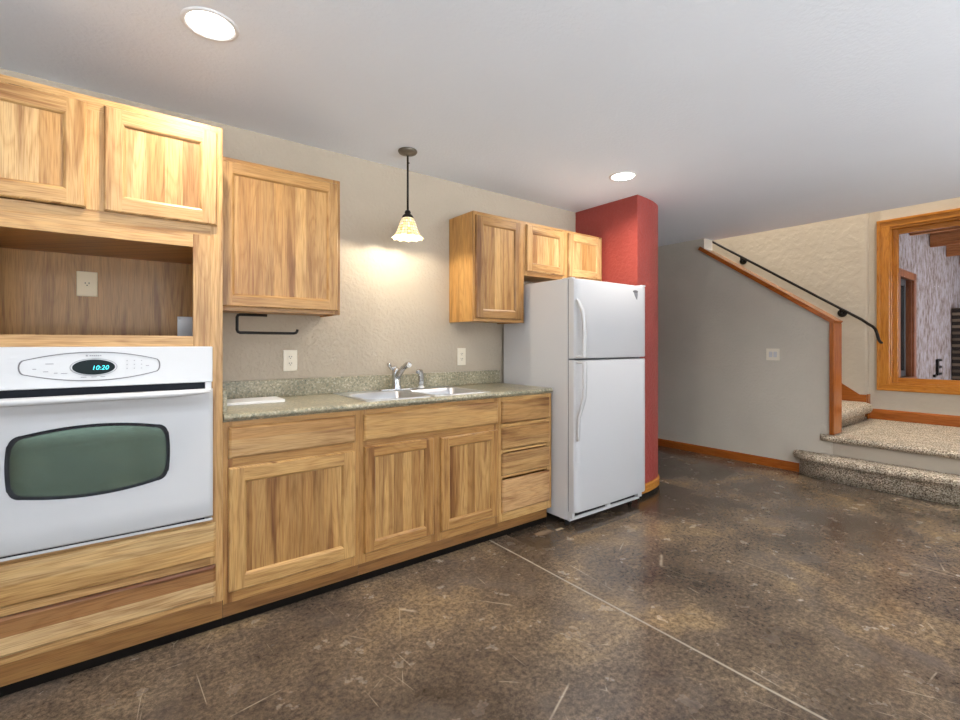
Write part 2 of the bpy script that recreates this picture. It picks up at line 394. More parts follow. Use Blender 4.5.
# ------------------------------------------------------------------ structure
SW = 5.27; ST = .19       # stair wall plane and thickness
WW = 6.82                 # window wall plane
X0, Y0 = -2.5, -3.4
LZ = .40                  # landing height
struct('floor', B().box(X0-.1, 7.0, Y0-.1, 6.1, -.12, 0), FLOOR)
b = B(); b.box(X0, 5.46, Y0, 6.0, H, H+.25); struct('ceiling', b, WHITEC)
struct('wall_back', B().box(X0, 3.3, WY, WY+.12, 0, H), GREIGE)
b = B(); b.box(X0-.12, X0, Y0, WY+.12, 0, .7); b.box(X0-.12, X0, Y0, WY+.12, 2.15, H)
b.box(X0-.12, X0, Y0, -1.0, .7, 2.15); b.box(X0-.12, X0, 1.4, WY+.12, .7, 2.15); struct('wall_left', b, GREIGE)
b = B(); b.box(X0, -1.4, Y0-.12, Y0, 0, H); b.box(2.2, 2.95, Y0-.12, Y0, 0, H); b.box(4.95, SW+.2, Y0-.12, Y0, 0, H); b.box(2.95, 4.95, Y0-.12, Y0, 0, .9); b.box(2.95, 4.95, Y0-.12, Y0, 2.15, H); b.box(-1.4, 2.2, Y0-.12, Y0, 2.3, H); struct('wall_front', b, GREIGE)
# unseen glazing added for fill: left window, patio door and window behind the camera
def glazed(name, axis, p, a0, a1, z0, z1, n, mat=TRIMW):
    r = thing(name, ((a0+a1)/2, p, z0) if axis == 'y' else (p, (a0+a1)/2, z0), None, None, kind='structure')
    def bx(bb, s0, s1, t0, t1, d0=-.04, d1=.04):
        if axis == 'y': bb.box(s0, s1, p+d0, p+d1, t0, t1, bev=.004)
        else: bb.box(p+d0, p+d1, s0, s1, t0, t1, bev=.004)
    b = B()
    bx(b, a0, a1, z0, z0+.06); bx(b, a0, a1, z1-.06, z1)
    for k in range(n+1):
        s = a0+(a1-a0-.06)*k/n; bx(b, s, s+.06, z0+.06, z1-.06)
    b.build('window_frame', mat, r)
    b = B(); bx(b, a0+.03, a1-.03, z0+.03, z1-.03, -.004, .004); b.build('glass_pane', GLASS, r)
    return r
glazed('door_added_rear', 'y', Y0-.06, -1.4, 2.2, 0.0, 2.3, 2)
glazed('window_added_rear', 'y', Y0-.06, 2.95, 4.95, .9, 2.15, 2)
glazed('window_added_side', 'x', X0-.06, -1.0, 1.4, .7, 2.15, 2)
# stair wall: full height behind, sloped knee wall in front
ye = 1.505; yt = 2.722; ze = 1.475; zt = 2.325; sl = (zt-ze)/(yt-ye)
prof = [(6.0, 0), (6.0, H+.25), (yt, H+.25), (yt, zt), (ye, ze), (ye, 0)]
b = B(); b.loft([[(SW, y, z) for y, z in prof], [(SW+ST, y, z) for y, z in prof]], cap=(True, True), smooth=False)
struct('wall_stair', b, STAIRG)
# end wall of the hallway and the walls round the stairwell
b = B(); b.box(3.85, SW, 5.9, 6.02, 0, H); struct('wall_hall', b, GREIGE)
b = B(); b.box(SW, SW+.12, Y0, -.86, 0, H+.25); struct('wall_right', b, STAIRG)
b = B(); b.box(5.3, WW, 6.0, 6.12, 0, 5.2); b.box(SW+.1, WW, Y0, Y0+.1, 0, 5.2)
b.box(5.34, 5.46, Y0, 6.0, H+.25, 5.2); struct('wall_stairwell', b, CREAM)
struct('ceiling_stairwell', B().box(5.3, 7.0, Y0, 6.12, 5.2, 5.3), WHITEC)
# window wall with opening; stair-side part stands 5 cm proud with a rounded edge
wy0, wy1, wz0, wz1 = -.45, 1.42, .80, 2.56
b = B(); b.box(WW, WW+.14, Y0, wy0, 0, 5.2); b.box(WW, WW+.14, wy1, 6.1, 0, 5.2)
b.box(WW, WW+.14, wy0, wy1, 0, wz0); b.box(WW, WW+.14, wy0, wy1, wz1, 5.2); struct('wall_window', b, CREAM)
b = B(); r_ = .03; ys = 1.60
ring = [(WW, 6.0), (WW-.06, 6.0), (WW-.06, ys+r_)] + [(WW-.06+r_-r_*math.cos(a), ys+r_-r_*math.sin(a)) for a in [PI/2*k/6 for k in range(1, 7)]] + [(WW, ys)]
b.loft([[(x, y, 0) for x, y in ring], [(x, y, 5.2) for x, y in ring]], cap=(True, True), smooth=False); struct('wall_stair_side', b, CREAM)
# red rounded column
cx0 = 3.30
pts = [(cx0, 6.0), (cx0, WY), (cx0, 2.249)]
def cr(p0, p1, p2, p3, t):
    return .5*((2*p1)+(-p0+p2)*t+(2*p0-5*p1+4*p2-p3)*t*t+(-p0+3*p1-3*p2+p3)*t**3)
ctrl = [Vector((3.10, 2.24)), Vector((cx0, 2.249)), Vector((3.47, 2.262)), Vector((3.62, 2.292)), Vector((3.75, 2.35)), Vector((3.82, 2.46)), Vector((3.82, 2.65))]
curve = []
for i in range(1, len(ctrl)-2):
    for k in range(8): curve.append(cr(ctrl[i-1], ctrl[i], ctrl[i+1], ctrl[i+2], k/8))
curve.append(ctrl[-2])
col = [(cx0, 5.95)]+[tuple(c) for c in curve]+[(3.82, 5.95)]
b = B(); b.loft([[(x, y, 0) for x, y in col], [(x, y, H) for x, y in col]], cap=(True, True), smooth=False)
struct('wall_column', b, RED)
# its curved baseboard
def offset(pl, d):
    res = []
    for i, p in enumerate(pl):
        t = (Vector(pl[min(i+1, len(pl)-1)])-Vector(pl[max(i-1, 0)])).normalized()
        res.append((p[0]+t.y*d, p[1]-t.x*d))
    return res
pl = [tuple(c) for c in curve]+[(3.82, 2.6), (3.82, 5.9)]
po = offset(pl, .014); pm = offset(pl, .008)
b = B(); rings = []
for (p, q, m_) in zip(pl, po, pm): rings.append([(p[0], p[1], .034), (q[0], q[1], .034), (q[0], q[1], .088), (m_[0], m_[1], .102), (p[0], p[1], .104)])
b.loft(rings, cap=(True, True), smooth=False); struct('baseboard_column', b, WIN_y)
b = B(); b.loft([[(p[0], p[1], .0005), (q[0], q[1], .0005), (q[0], q[1], .0335), (p[0], p[1], .0335)] for p, q in zip(pl, pm)], cap=(True, True), smooth=False); struct('baseboard_gap_shade', b, GAP_SHADE)  # added dark strip, paints the shade beneath the column baseboard
b = B()
rings = [[(SW, y, .0005), (SW-.014, y, .0005), (SW-.014, y, .07), (SW-.008, y, .084), (SW, y, .086)] for y in (5.9, 1.772)]
b.loft(rings, cap=(True, True), smooth=False); struct('baseboard_stair', b, T_y)
b = B()
for y0_, y1_ in ((-.9, ys-.004),):
    rings = [[(WW, y, LZ), (WW-.016, y, LZ), (WW-.016, y, LZ+.095), (WW-.009, y, LZ+.112), (WW, y, LZ+.115)] for y in (y1_, y0_)]
    b.loft(rings, cap=(True, True), smooth=False)
struct('baseboard_window', b, T_y)
# wood cap on the knee wall and end casing
cw0, cw1 = SW-.022, SW+ST+.012
b = B(); th = .035
n_ = Vector((0, -sl, 1)).normalized()
p0 = Vector((0, ye-.022, ze-sl*.022)); p1 = Vector((0, yt+.045, zt+sl*.045)); p1b = Vector((0, yt, zt))
def capseg(xa, xb, a, c):
    rr = []
    for p in (a, c):
        o1 = p-n_*.028; o2 = p+n_*.012
        rr.append([(xa, o1.y, o1.z), (xa, o2.y, o2.z), (xb, o2.y, o2.z), (xb, o1.y, o1.z)])
    b.loft(rr, cap=(True, True), smooth=False)
capseg(cw0, cw1, p0, p1b); capseg(cw0, SW-.001, p1b, p1)
struct('trim_1', b, T_y)
b = B(); b.box(cw0, cw1, ye-.018, ye+.0, LZ+.004, ze-.028, bev=.004); b.box(cw0+.002, SW-.001, ye-.01, ye+.020, LZ+.004, ze+.0, bev=.003)
struct('trim_2', b, T_z)
# window 1: casing, jamb, glass
wr = thing('window_1', (WW, .5, .73), None, None, kind='structure')
def casing(bb, y0, y1, z0, z1, upright):
    bb.box(WW-.018, WW+.001, y0, y1, z0, z1, bev=.005)
b = B(); CWD = .115
for (ya, yb) in ((wy1-.0, wy1+CWD-.01), (wy0-CWD+.01, wy0)):
    b.box(WW-.016, WW, ya-.006, yb, .73, 2.64, bev=.004); b.box(WW-.026, WW-.012, (yb-.03 if ya > 0 else ya), (yb if ya > 0 else ya+.03), .73, 2.64, bev=.004)
b.build('casing', WIN_z, wr)
b = B()
for (za, zb, out_) in ((.73, wz0+.006, 0), (wz1-.006, 2.64, 1)):
    b.box(WW-.017, WW, wy0-.11, wy1+.105, za, zb, bev=.004)
    zz = (zb-.028, zb) if out_ else (za, za+.028)
    b.box(WW-.028, WW-.012, wy0-.11, wy1+.105, zz[0], zz[1], bev=.004)
b.build('casing', WIN_y, wr)
b = B()
b.box(WW-.002, WW+.14, wy1-.022, wy1+.0, wz0, wz1, bev=.003); b.box(WW-.002, WW+.14, wy0, wy0+.022, wz0, wz1, bev=.003)
b.box(WW+.045, WW+.10, wy1-.066, wy1-.02, wz0, wz1, bev=.004); b.box(WW+.045, WW+.10, wy0+.02, wy0+.066, wz0, wz1, bev=.004)
b.build('window_jamb', WIN_z, wr)
b = B()
b.box(WW+.001, WW+.139, wy0+.022, wy1-.022, wz0, wz0+.022, bev=.002); b.box(WW+.001, WW+.139, wy0+.022, wy1-.022, wz1-.03, wz1, bev=.002)
b.box(WW+.045, WW+.10, wy0+.067, wy1-.067, wz0+.02, wz0+.075, bev=.003); b.box(WW+.045, WW+.10, wy0+.067, wy1-.067, wz1-.085, wz1-.028, bev=.003)
b.build('window_sash', WIN_y, wr)
b = B(); b.box(WW+.07, WW+.078, wy0+.05, wy1-.05, wz0+.06, wz1-.07); b.build('glass_pane', GLASS, wr)

# sunroom seen through the window
struct('floor_sunroom', B().box(6.96, 14, -3.4, 1.6, .25, .4), plain('sunroom_floor_tile', srgb(150, 130, 112), .6))
SY = 1.42
b = B(); b.box(6.96, 7.16, SY, SY+.15, .4, 2.75); b.box(7.88, 13.79, SY, SY+.15, .4, 2.75); b.box(7.16, 7.88, SY, SY+.15, .4, .84); b.box(7.16, 7.88, SY, SY+.15, 2.05, 2.75)
struct('wall_sunroom', b, STUCCO)
struct('wall_sunroom_end', B().box(13.8, 14, -3.4, 1.6, .4, 2.86), STUCCO)
struct('ceiling_sunroom', B().box(6.96, 14, -3.4, 1.7, 2.862, 3.0), wood('deck_boards', 'x', .14, [srgb(150, 120, 92), srgb(126, 100, 76)], rough=.8))
r = thing('roof_beams', (9, 0, 2.6), 'rough sawn wooden ceiling beams crossing in a grid beyond the stair window', 'beams')
for y in [.62-.80*k for k in range(5)]:
    B().box(6.98, 13.78, y-.05, y+.04, 2.57, 2.86, bev=.006).build('long_beam', ROUGHW, r)
for x in [7.75+1.15*k for k in range(6)]:
    for k, (ya, yb_) in enumerate(((.663, 1.415), (-.137, .567))):
        B().box(x-.025, x+.025, ya, yb_, 2.59, 2.86, bev=.004).build('cross_joist', ROUGHW, r)
w3 = thing('window_3', (7.52, SY, .84), None, None, kind='structure')
b = B()
b.box(7.10, 7.18, SY-.03, SY+.01, .76, 2.13, bev=.005); b.box(7.86, 7.95, SY-.03, SY+.01, .76, 2.13, bev=.005)
b.box(7.16, 7.88, SY-.03, SY+.01, 2.04, 2.13, bev=.005); b.box(7.16, 7.88, SY-.05, SY+.01, .76, .85, bev=.005)
b.box(7.84, 7.88, SY, SY+.15, .85, 2.05)
b.build('casing', wood('sunroom_casing', 'z', None, [srgb(160, 100, 66), srgb(150, 92, 60)]), w3)
b = B()
for xa, xb in ((7.18, 7.24), (7.78, 7.84), (7.50, 7.54)): b.box(xa, xb, SY+.05, SY+.10, .85, 2.05, bev=.005)
b.box(7.24, 7.78, SY+.05, SY+.10, .85, .92, bev=.005); b.box(7.24, 7.78, SY+.05, SY+.10, 1.98, 2.05, bev=.005)
b.build('window_sash', plain('dark_sash', srgb(52, 54, 58), .4), w3)
b = B(); b.box(7.22, 7.80, SY+.07, SY+.076, .9, 2.0); b.build('glass_pane', GLASS, w3)
# outdoors behind that small window
tag(B().box(6.9, 10.4, 2.9, 3.1, -.1, 1.55, bev=.01).build('garden_wall', STONE, at=(8.6, 3, -.1)), 'low dark stacked stone garden wall outside the small sunroom window', 'wall')
tag(B().box(10.45, 11.9, 1.0, 1.415, .402, 1.82, bev=.012).build('stone_pier', STONE, at=(11.3, 1.2, .4)), 'dark stacked stone pier at the far end of the stucco sunroom wall', 'stone pier')
b = B()
for i in range(900):
    a = random.uniform(0, 2*PI); u = random.uniform(-1, 1); rr = random.uniform(.7, 1)
    c = Vector((8.9+1.4*rr*math.sqrt(1-u*u)*math.cos(a), 4.1+.6*rr*math.sqrt(1-u*u)*math.sin(a), 1.9+1.0*rr*u))
    d1 = Vector((random.gauss(0, 1), random.gauss(0, 1), random.gauss(0, 1))).normalized(); d2 = d1.orthogonal().normalized()
    b.face([c-d1*.10, c+d2*.045, c+d1*.10, c-d2*.045])
tr = thing('leafy_tree', (8.9, 4.1, 0), 'sunlit leafy tree outside the small dark framed sunroom window', 'tree')
b.build('foliage', LEAF, tr, kind='stuff', recalc=False)
B().tube([(8.9, 4.1, 0), (8.93, 4.1, 1), (8.88, 4.12, 2.0)], [.09, .07, .03], 10).build('trunk', ROUGHW, tr)
B().box(4, 16, 1.6, 9, -.2, -.05).build('ground', plain('grass_ground', srgb(92, 96, 60), .9), kind='structure')
# black E-shaped bracket on the stucco wall
b = B()
b.box(9.28, 9.34, SY-.03, SY+.0, .80, 1.03, bev=.004)
for z in (.80, .90, 1.0): b.box(9.34, 9.55, SY-.03, SY-.0, z, z+.035, bev=.004)
b.box(9.10, 9.18, SY-.03, SY+.0, .78, .82, bev=.004)
tag(b.build('wall_bracket', BLACKM, at=(9.4, SY, .8)), 'small black three-armed metal bracket low on the stucco sunroom wall', 'bracket')

# ------------------------------------------------------------------ carpeted staircase
def carpet_slab(name, xs, parent, outline, z0, z1, nose=.028, label=None, under=None, cx=None):
    """carpeted solid with a rounded, slightly lumpy top edge; outline is CCW list of (x,y)"""
    b = B(); rings = []
    def off(pl, d):
        n = len(pl); res = []
        for i in range(n):
            p, a, c = Vector(pl[i]), Vector(pl[i-1]), Vector(pl[(i+1) % n])
            t1 = (p-a).normalized(); t2 = (c-p).normalized(); nn = (Vector((t1.y, -t1.x))+Vector((t2.y, -t2.x)))
            nn = nn.normalized()*min(1.6, 1/max(.3, (nn.length/2))) if nn.length > 1e-6 else nn
            res.append((p.x+nn.x*d, p.y+nn.y*d))
        return res
    hh = under if under is not None else .055
    prof_ = [(-.012, z0), (-.014, z1-hh-.012), (-.010, z1-hh-.004), (nose*.55, z1-hh)]
    for k in range(1, 8):
        a = -PI/2+PI*k/8; prof_.append((nose*.55+hh/2*math.cos(a)*.8, z1-hh/2+hh/2*math.sin(a)))
    prof_ += [(nose*.4, z1), (-.03, z1), (-.08, z1)]
    for d_, z in prof_: rings.append([(x, y, z) for x, y in off(outline, d_)])
    b.loft(rings, cap=(True, True))
    for v in b.bm.verts:
        if v.co.z > z0+.001:
            q = noise.noise_vector(v.co*38)*.0035; v.co += q
        if cx: v.co.x = min(max(v.co.x, cx[0]), cx[1])
    return b.build(name, CARPET, parent, label=label)
def dens(poly, step=.02):
    r = []
    for i in range(len(poly)):
        a, c = Vector(poly[i]), Vector(poly[(i+1) % len(poly)]); n = max(1, int((c-a).length/step))
        for k in range(n): r.append(tuple(a.lerp(c, k/n)))
    return r
st = thing('carpeted_landing', (5.9, .5, 0), 'carpeted bottom step and landing in mottled beige below the wood-framed window', 'staircase')
# bottom step: rounded left end that curls against the wall
pts = [(SW, -.85), (5.105, -.85)]
pts = [(5.115, -.84), (SW-.002, -.84), (SW-.002, 1.778)]
pts += [(SW-.03, 1.772)] + [(SW-.01-.145*math.sin(t)-.0, 1.43+.335*math.cos(t)) for t in [PI/2*k/10 for k in range(1, 11)]]
pts = [(p[0], p[1]) for p in pts]
carpet_slab('bottom_step', None, st, dens(pts), 0.0, .215, .022, under=.07, cx=(0, SW-.002))
# landing with its nosing, smooth painted riser below
lp = [(SW-.012, -.85), (WW-.03, -.85), (WW-.03, 1.545), (SW+.02, 1.545), (SW-.012, 1.60)]
lp = [(SW+.0, -.85), (WW-.018, -.85), (WW-.018, 1.48), (SW+.003, 1.48)]
b = B(); b.box(SW+.001, SW+.02, -.85, ye-.002, .2, LZ-.05); b.build('riser', RISER, st)
b = B()
rings = []
for y in [-.84+(1.60+.84)*k/110 for k in range(111)]:
    e = max(0, (y-1.52)/.08); s_ = math.sqrt(max(.02, 1-e*e))
    ring = []
    for k in range(9):
        a = PI/2+PI*k/8; ring.append((SW-.004+.042*math.cos(a)*s_, y, LZ-.031+.031*math.sin(a)))
    xr = SW-.001
    ring += [(xr, y, LZ-.06), (xr, y, LZ)]
    rings.append(ring)
b.loft(rings, cap=(True, True))
for v in b.bm.verts:
    v.co += noise.noise_vector(v.co*38)*.0035
    v.co.x = min(v.co.x, SW-.0015)
b.build('landing_nosing', CARPET, st)
b = B(); b.box(SW+.021, WW-.001, -.84, 1.475, 0.0, LZ-.002); b.box(SW-.001, SW+.021, -.84, 1.475, LZ-.049, LZ-.002); b.build('landing', CARPET, st); b = B(); b.box(SW+ST+.014, WW-.001, 1.475, 1.585, 0.0, LZ-.001); b.build('landing_edge', CARPET, st)
st2 = thing('upper_stairs', (6.1, 1.7, LZ), 'carpeted flight of stairs rising behind the grey half wall from the landing', 'stairs')
rise, run = .19, .29; fy = 1.56
for i in range(10):
    y = fy+run*i; z = LZ+rise*(i+1)
    carpet_slab('step', None, st2, dens([(SW+ST+.02, y+.01), (WW-.20, y+.01), (WW-.115, y+.06), (WW-.095, y+run+.06), (SW+ST+.02, y+run+.06)], .03), z-rise+.0, z, .014, under=.11, cx=(SW+ST+.005, WW-.085))
# skirt board on the far side
b = B(); xs_ = WW-.06
k0 = [(1.605, LZ+.02), (1.605, .672), (1.66, .672), (1.664, .668), (4.4, .668+sl*(4.4-1.664)), (4.4, .668+sl*(4.4-1.664)-.32), (1.9, LZ+.02)]
b.loft([[(xs_-.001, y, z) for y, z in k0], [(xs_-.018, y, z) for y, z in k0]], cap=(True, True), smooth=False)
b.box(xs_-.022, xs_+.056, 1.583, 1.599, LZ, .680, bev=.003)
tag(b.build('skirt_board', T_y, at=(xs_, 1.6, .4)), 'sloping honey wood skirt board beside the first carpeted stair', 'skirt board')

# ------------------------------------------------------------------ hand rail
r = thing('handrail', (6.69, 2.3, 2), 'black metal handrail climbing the cream stair wall with a hooked lower end', 'handrail')
rx = WW-.06-.075
a0 = Vector((rx, 1.535, 1.462)); dr = Vector((0, 1.0, .693)).normalized()
pts = [Vector((rx, 1.445, 1.262)), Vector((rx, 1.462, 1.268)), Vector((rx, 1.478, 1.29)), Vector((rx, 1.488, 1.33)), Vector((rx, 1.497, 1.375)), Vector((rx, 1.512, 1.42)), Vector((rx, 1.535, 1.448))]
pts += [Vector((rx, 1.58, 1.483)), a0+dr*.12, a0+dr*1.0, a0+dr*2.0, a0+dr*2.7]
B().tube(pts, [.010]+[.0155]*(len(pts)-1), 14).build('rail', BLACKM, r)
for (y, z) in ((2.945, 2.386), (1.833, 1.617)):
    bk = B(); wx = WW-.06
    bk.lathe([(0, .016), (.035, .016), (.046, .010), (.048, 0)], (wx, y, z), 24, axis='x')
    bk.tube([(wx-.01, y, z), (rx+.012, y, z+.003), (rx, y, z+.02), (rx, y, z+.065)], .009, 8)
    bk.build('wall_bracket', BLACKM, r)

# ------------------------------------------------------------------ cabinetry builders
OVL = .019
def rect(x0, x1, z0, z1, y): return [(x0, y, z0), (x1, y, z0), (x1, y, z1), (x0, y, z1)]
def door(parent, x0, x1, z0, z1, yb, pale=False, sw=.052, name='door', label=None):
    """frame and recessed boarded panel; back plane yb, front plane yb-.019"""
    yf = yb-OVL; b = B()
    mz, mx, mp = (L_z, L_x, L_pz) if pale else (W_z, W_x, W_pz)
    c = .006; e = .011
    R = [rect(x0, x1, z0, z1, yb-.0005), rect(x0, x1, z0, z1, yf+.007), rect(x0+c*.4, x1-c*.4, z0+c*.4, z1-c*.4, yf+.0035), rect(x0+c, x1-c, z0+c, z1-c, yf)]
    b.loft(R, 0, smooth=False)
    X0_, X1_, Z0_, Z1_ = x0+c, x1-c, z0+c, z1-c; I0, I1, J0, J1 = x0+sw, x1-sw, z0+sw, z1-sw
    b.face(rect(X0_, I0, Z0_, Z1_, yf), 0); b.face(rect(I1, X1_, Z0_, Z1_, yf), 0)
    b.face(rect(I0, I1, Z0_, J0, yf), 1); b.face(rect(I0, I1, J1, Z1_, yf), 1)
    b.loft([rect(I0, I1, J0, J1, yf), rect(I0+e*.5, I1-e*.5, J0+e*.5, J1-e*.5, yf+.003), rect(I0+e, I1-e, J0+e, J1-e, yf+.011)], 1, smooth=False)
    for f in list(b.bm.faces)[-8:]:
        f.normal_update()
        if abs(f.normal.x) > abs(f.normal.z)+.01: f.material_index = 0
    b.face(rect(x0, x1, z0, z1, yb-.0005), 0)
    d = b.build(name, [mz, mx], parent, label=label, recalc=False)
    p = B(); p.box(I0+e-.003, I1-e+.003, yf+.0109, yf+.0135, J0+e-.003, J1-e+.003); p.build('panel', mp, d)
    return d
def drawer(parent, x0, x1, z0, z1, yb, label=None, mat=None, name='drawer'):
    yf = yb-OVL; b = B(); c = .010
    b.loft([rect(x0, x1, z0, z1, yb-.0005), rect(x0, x1, z0, z1, yf+.009), rect(x0+c*.35, x1-c*.35, z0+c*.35, z1-c*.35, yf+.005), rect(x0+c, x1-c, z0+c, z1-c, yf)], cap=(True, True), smooth=False)
    return b.build(name, mat or W_px, parent, label=label)
def board_drawer(parent, x0, x1, z0, z1, yb, zs, mats):
    o = drawer(parent, x0, x1, z0, z1, yb, mat=mats[0]); me = o.data; me.materials.append(mats[1])
    bm = bmesh.new(); bm.from_mesh(me); off = worldloc(parent)
    bmesh.ops.bisect_plane(bm, geom=bm.verts[:]+bm.edges[:]+bm.faces[:], plane_co=Vector((0, 0, zs))-off, plane_no=(0, 0, 1))
    for f in bm.faces:
        if f.calc_center_median().z+off.z < zs-1e-5: f.material_index = 1
    bm.to_mesh(me); bm.free(); return o
def face_frame(parent, x0, x1, z0, z1, y, th, stiles, rails, pale=False):
    """stiles: list of (xa,xb) or (xa,xb,z0,z1); rails: list of (xa,xb,za,zb)"""
    b = B()
    for s_ in stiles:
        xa, xb = s_[:2]; za, zb = s_[2:] if len(s_) > 2 else (z0, z1)
        b.box(xa, xb, y, y+th, za, zb, 0, bev=.001, seg=1)
    for xa, xb, za, zb in rails: b.box(xa, xb, y+.0004, y+th, za, zb, 1, bev=.001, seg=1)
    return b.build('face_frame', [L_z, L_x] if pale else [W_z, W_x], parent)

FY = 2.335
# ---- base cabinets under the countertop
BT = .905
def base(x0, x1, label, stiles, rails, right_end=False):
    r = thing('base_cabinet', ((x0+x1)/2, FY, 0), label, 'cabinet')
    b = B(); yb = WY-.005
    b.box(x0+.001, x0+.014, FY+.02, yb, .10, BT); b.box(x1-.014, x1-(.0 if right_end else .001), FY+.02, yb, .10, BT)
    b.box(x0+.014, x1-.014, FY+.02, yb, .10, .115); b.box(x0+.014, x1-.014, yb-.012, yb, .115, BT)
    b.box(x0+.001, x1-.05, FY+.09, yb, .0, .10)
    b.build('carcass', V_z, r)
    b = B(); b.box(x0+.0005, x1-(.034 if right_end else .0005), FY+.012, FY+.032, .038, .1005); b.build('toe_board', TOE, r)
    B().box(x0+.0005, x1-(.036 if right_end else .0005), FY+.016, FY+.030, .0005, .0378).build('toe_gap_shade', GAP_SHADE, r)  # added dark strip in place of the shaded gap under the toe board
    face_frame(r, x0, x1, .10, BT, FY, .02, stiles, rails); return r
c1 = base(.3495, .98, 'wide wooden base cabinet with one drawer above one large door, next to the oven',
     [(.3495, .39), (.94, .98)], [(.39, .94, .10, .19), (.39, .94, .685, .75), (.39, .94, .86, BT)])
drawer(c1, .371, .956, .742, .882, FY); door(c1, .371, .955, .152, .702, FY, sw=.062)
c2 = base(.98, 1.925, 'wooden sink base cabinet with long false front and two panelled doors',
     [(.98, 1.02), (1.415, 1.49, .10, .71), (1.885, 1.925)], [(1.02, 1.415, .10, .19), (1.49, 1.885, .10, .19), (1.02, 1.885, .685, .75), (1.02, 1.885, .86, BT)])
drawer(c2, 1.005, 1.908, .742, .882, FY, mat=W_x, name='false_front'); door(c2, 1.005, 1.428, .152, .712, FY); door(c2, 1.478, 1.908, .152, .702, FY)
c3 = base(1.925, 2.404, 'narrow wooden base cabinet with a stack of four drawers beside the refrigerator',
     [(1.925, 1.955), (2.355, 2.404)], [(1.955, 2.355, .10, .17), (1.955, 2.355, .38, .395), (1.955, 2.355, .545, .56), (1.955, 2.355, .71, .73), (1.955, 2.355, .86, BT)], True)
D4 = wood('knotty_drawer_boards', 'x', .11, [srgb(222, 184, 132), srgb(176, 124, 80), srgb(214, 174, 120)], streak=.9)
for z0, z1 in ((.737, .880), (.568, .709), (.399, .540)): drawer(c3, 1.945, 2.372, z0, z1, FY)
drawer(c3, 1.945, 2.372, .158, .371, FY, mat=D4)

# ---- tall oven cabinet
OX0, OX1 = -.524, .349
r = thing('oven_cabinet', (-.09, FY, 0), 'tall pale wooden oven cabinet with open alcove and two small top doors', 'cabinet')
b = B(); yb = WY-.002
b.box(OX0, OX0+.016, FY+.02, yb, 0.04, 2.20); b.box(OX1-.016, OX1, FY+.02, yb, .04, 2.20)
b.box(OX0+.016, OX1-.016, FY+.02, yb, 2.184, 2.20); b.box(OX0+.016, OX1-.016, FY+.02, yb-.02, 1.268, 1.284); b.box(OX0+.016, OX1-.016, FY+.02, yb-.02, 1.668, 1.684)
b.box(OX0+.016, OX1-.016, FY+.02, yb-.02, .475, .492); b.box(OX0+.016, OX1-.016, FY+.10, yb, 0, .12)
b.build('carcass', ALC, r)
b = B(); b.box(OX0+.016, OX1-.016, 2.878, yb, .492, 2.184); b.build('alcove_back', ALC, r)
b = B(); b.box(OX0+.001, OX1-.0005, FY+.012, FY+.032, .038, .1205); b.build('toe_board', TOE, r)
B().box(OX0+.001, OX1-.0005, FY+.016, FY+.030, .0005, .0378).build('toe_gap_shade', GAP_SHADE, r)  # same painted gap shade, under the oven cabinet
face_frame(r, OX0, OX1, .12, 2.20, FY, .02, [(OX0, -.475), (.302, OX1), (.237, .302, 1.24, 1.72), (-.475, -.413, 1.24, 1.72), (-.12, -.05, 1.765, 2.146)],
    [(-.413, .237, 1.24, 1.284), (-.413, .237, 1.664, 1.72), (-.475, .302, 1.72, 1.765) , (-.475, .302, 2.145, 2.20), (-.475, .302, .12, .165), (-.475, .302, .275, .34), (-.475, .302, .455, .505), (-.475, .302, 1.165, 1.24)], pale=True)
door(r, -.500, -.112, 1.768, 2.170, FY, pale=True, sw=.056); door(r, -.060, .326, 1.765, 2.172, FY, pale=True, sw=.056)
OVW = wood('two_tone_drawer_boards', 'x', .075, [srgb(214, 172, 116), srgb(166, 116, 70), srgb(228, 196, 148)], streak=.9)
BR_x = wood('brown_board', 'x', None, [srgb(160, 116, 72), srgb(150, 106, 62)], streak=.9)
PL_x = wood('pale_board', 'x', None, [srgb(212, 180, 134), srgb(204, 170, 122)])
board_drawer(r, -.500, .320, .325, .474, FY, .40, [L_x, W_x]); board_drawer(r, -.500, .320, .152, .291, FY, .222, [BR_x, PL_x])

# ---- wall oven
ov = thing('wall_oven', (-.088, FY, .5), 'white built-in wall oven with oval control badge and dark barrel-shaped window', 'oven')
AX0, AX1, OC = -.483, .306, -.088
b = B(); b.box(-.470, .296, FY+.024, 2.84, .494, 1.16); b.build('oven_body', GALV, ov)
b = B(); b.box(AX0, AX1, 2.300, FY-.0005, 1.088, 1.240, bev=.004)
cp = b.build('control_panel', WHITE, ov)
def oval(cx, cz, a, bb_, n=64, p=2.0, y=0, skew=0):
    o_ = []
    for k in range(n):
        t = 2*PI*k/n; c_, s_ = math.cos(t), math.sin(t)
        o_.append(Vector((cx+a*math.copysign(abs(c_)**(2/p), c_), y, cz+bb_*math.copysign(abs(s_)**(2/p), s_))))
    return o_
def ringmesh(outer, inner, y): 
    b = B(); b.loft([[(p.x, y+.0015, p.z) for p in outer], [(p.x, y, p.z) for p in outer], [(p.x, y, p.z) for p in inner], [(p.x, y+.0015, p.z) for p in inner]], smooth=False); return b
PY = 2.2985
def lens_(cx, cz, a, h, y, n=72, blunt=.36):
    o_ = []
    for k in range(n):
        t = 2*PI*k/n; x = math.cos(t); zz = math.copysign(abs(math.sin(t))**.95, math.sin(t))
        hh = h*(1-.62*abs(x)**2.2) if abs(x) < 1 else h*.38
        o_.append(Vector((cx+a*x, y, cz+zz*h*(1-.0*abs(x)))))
    return o_
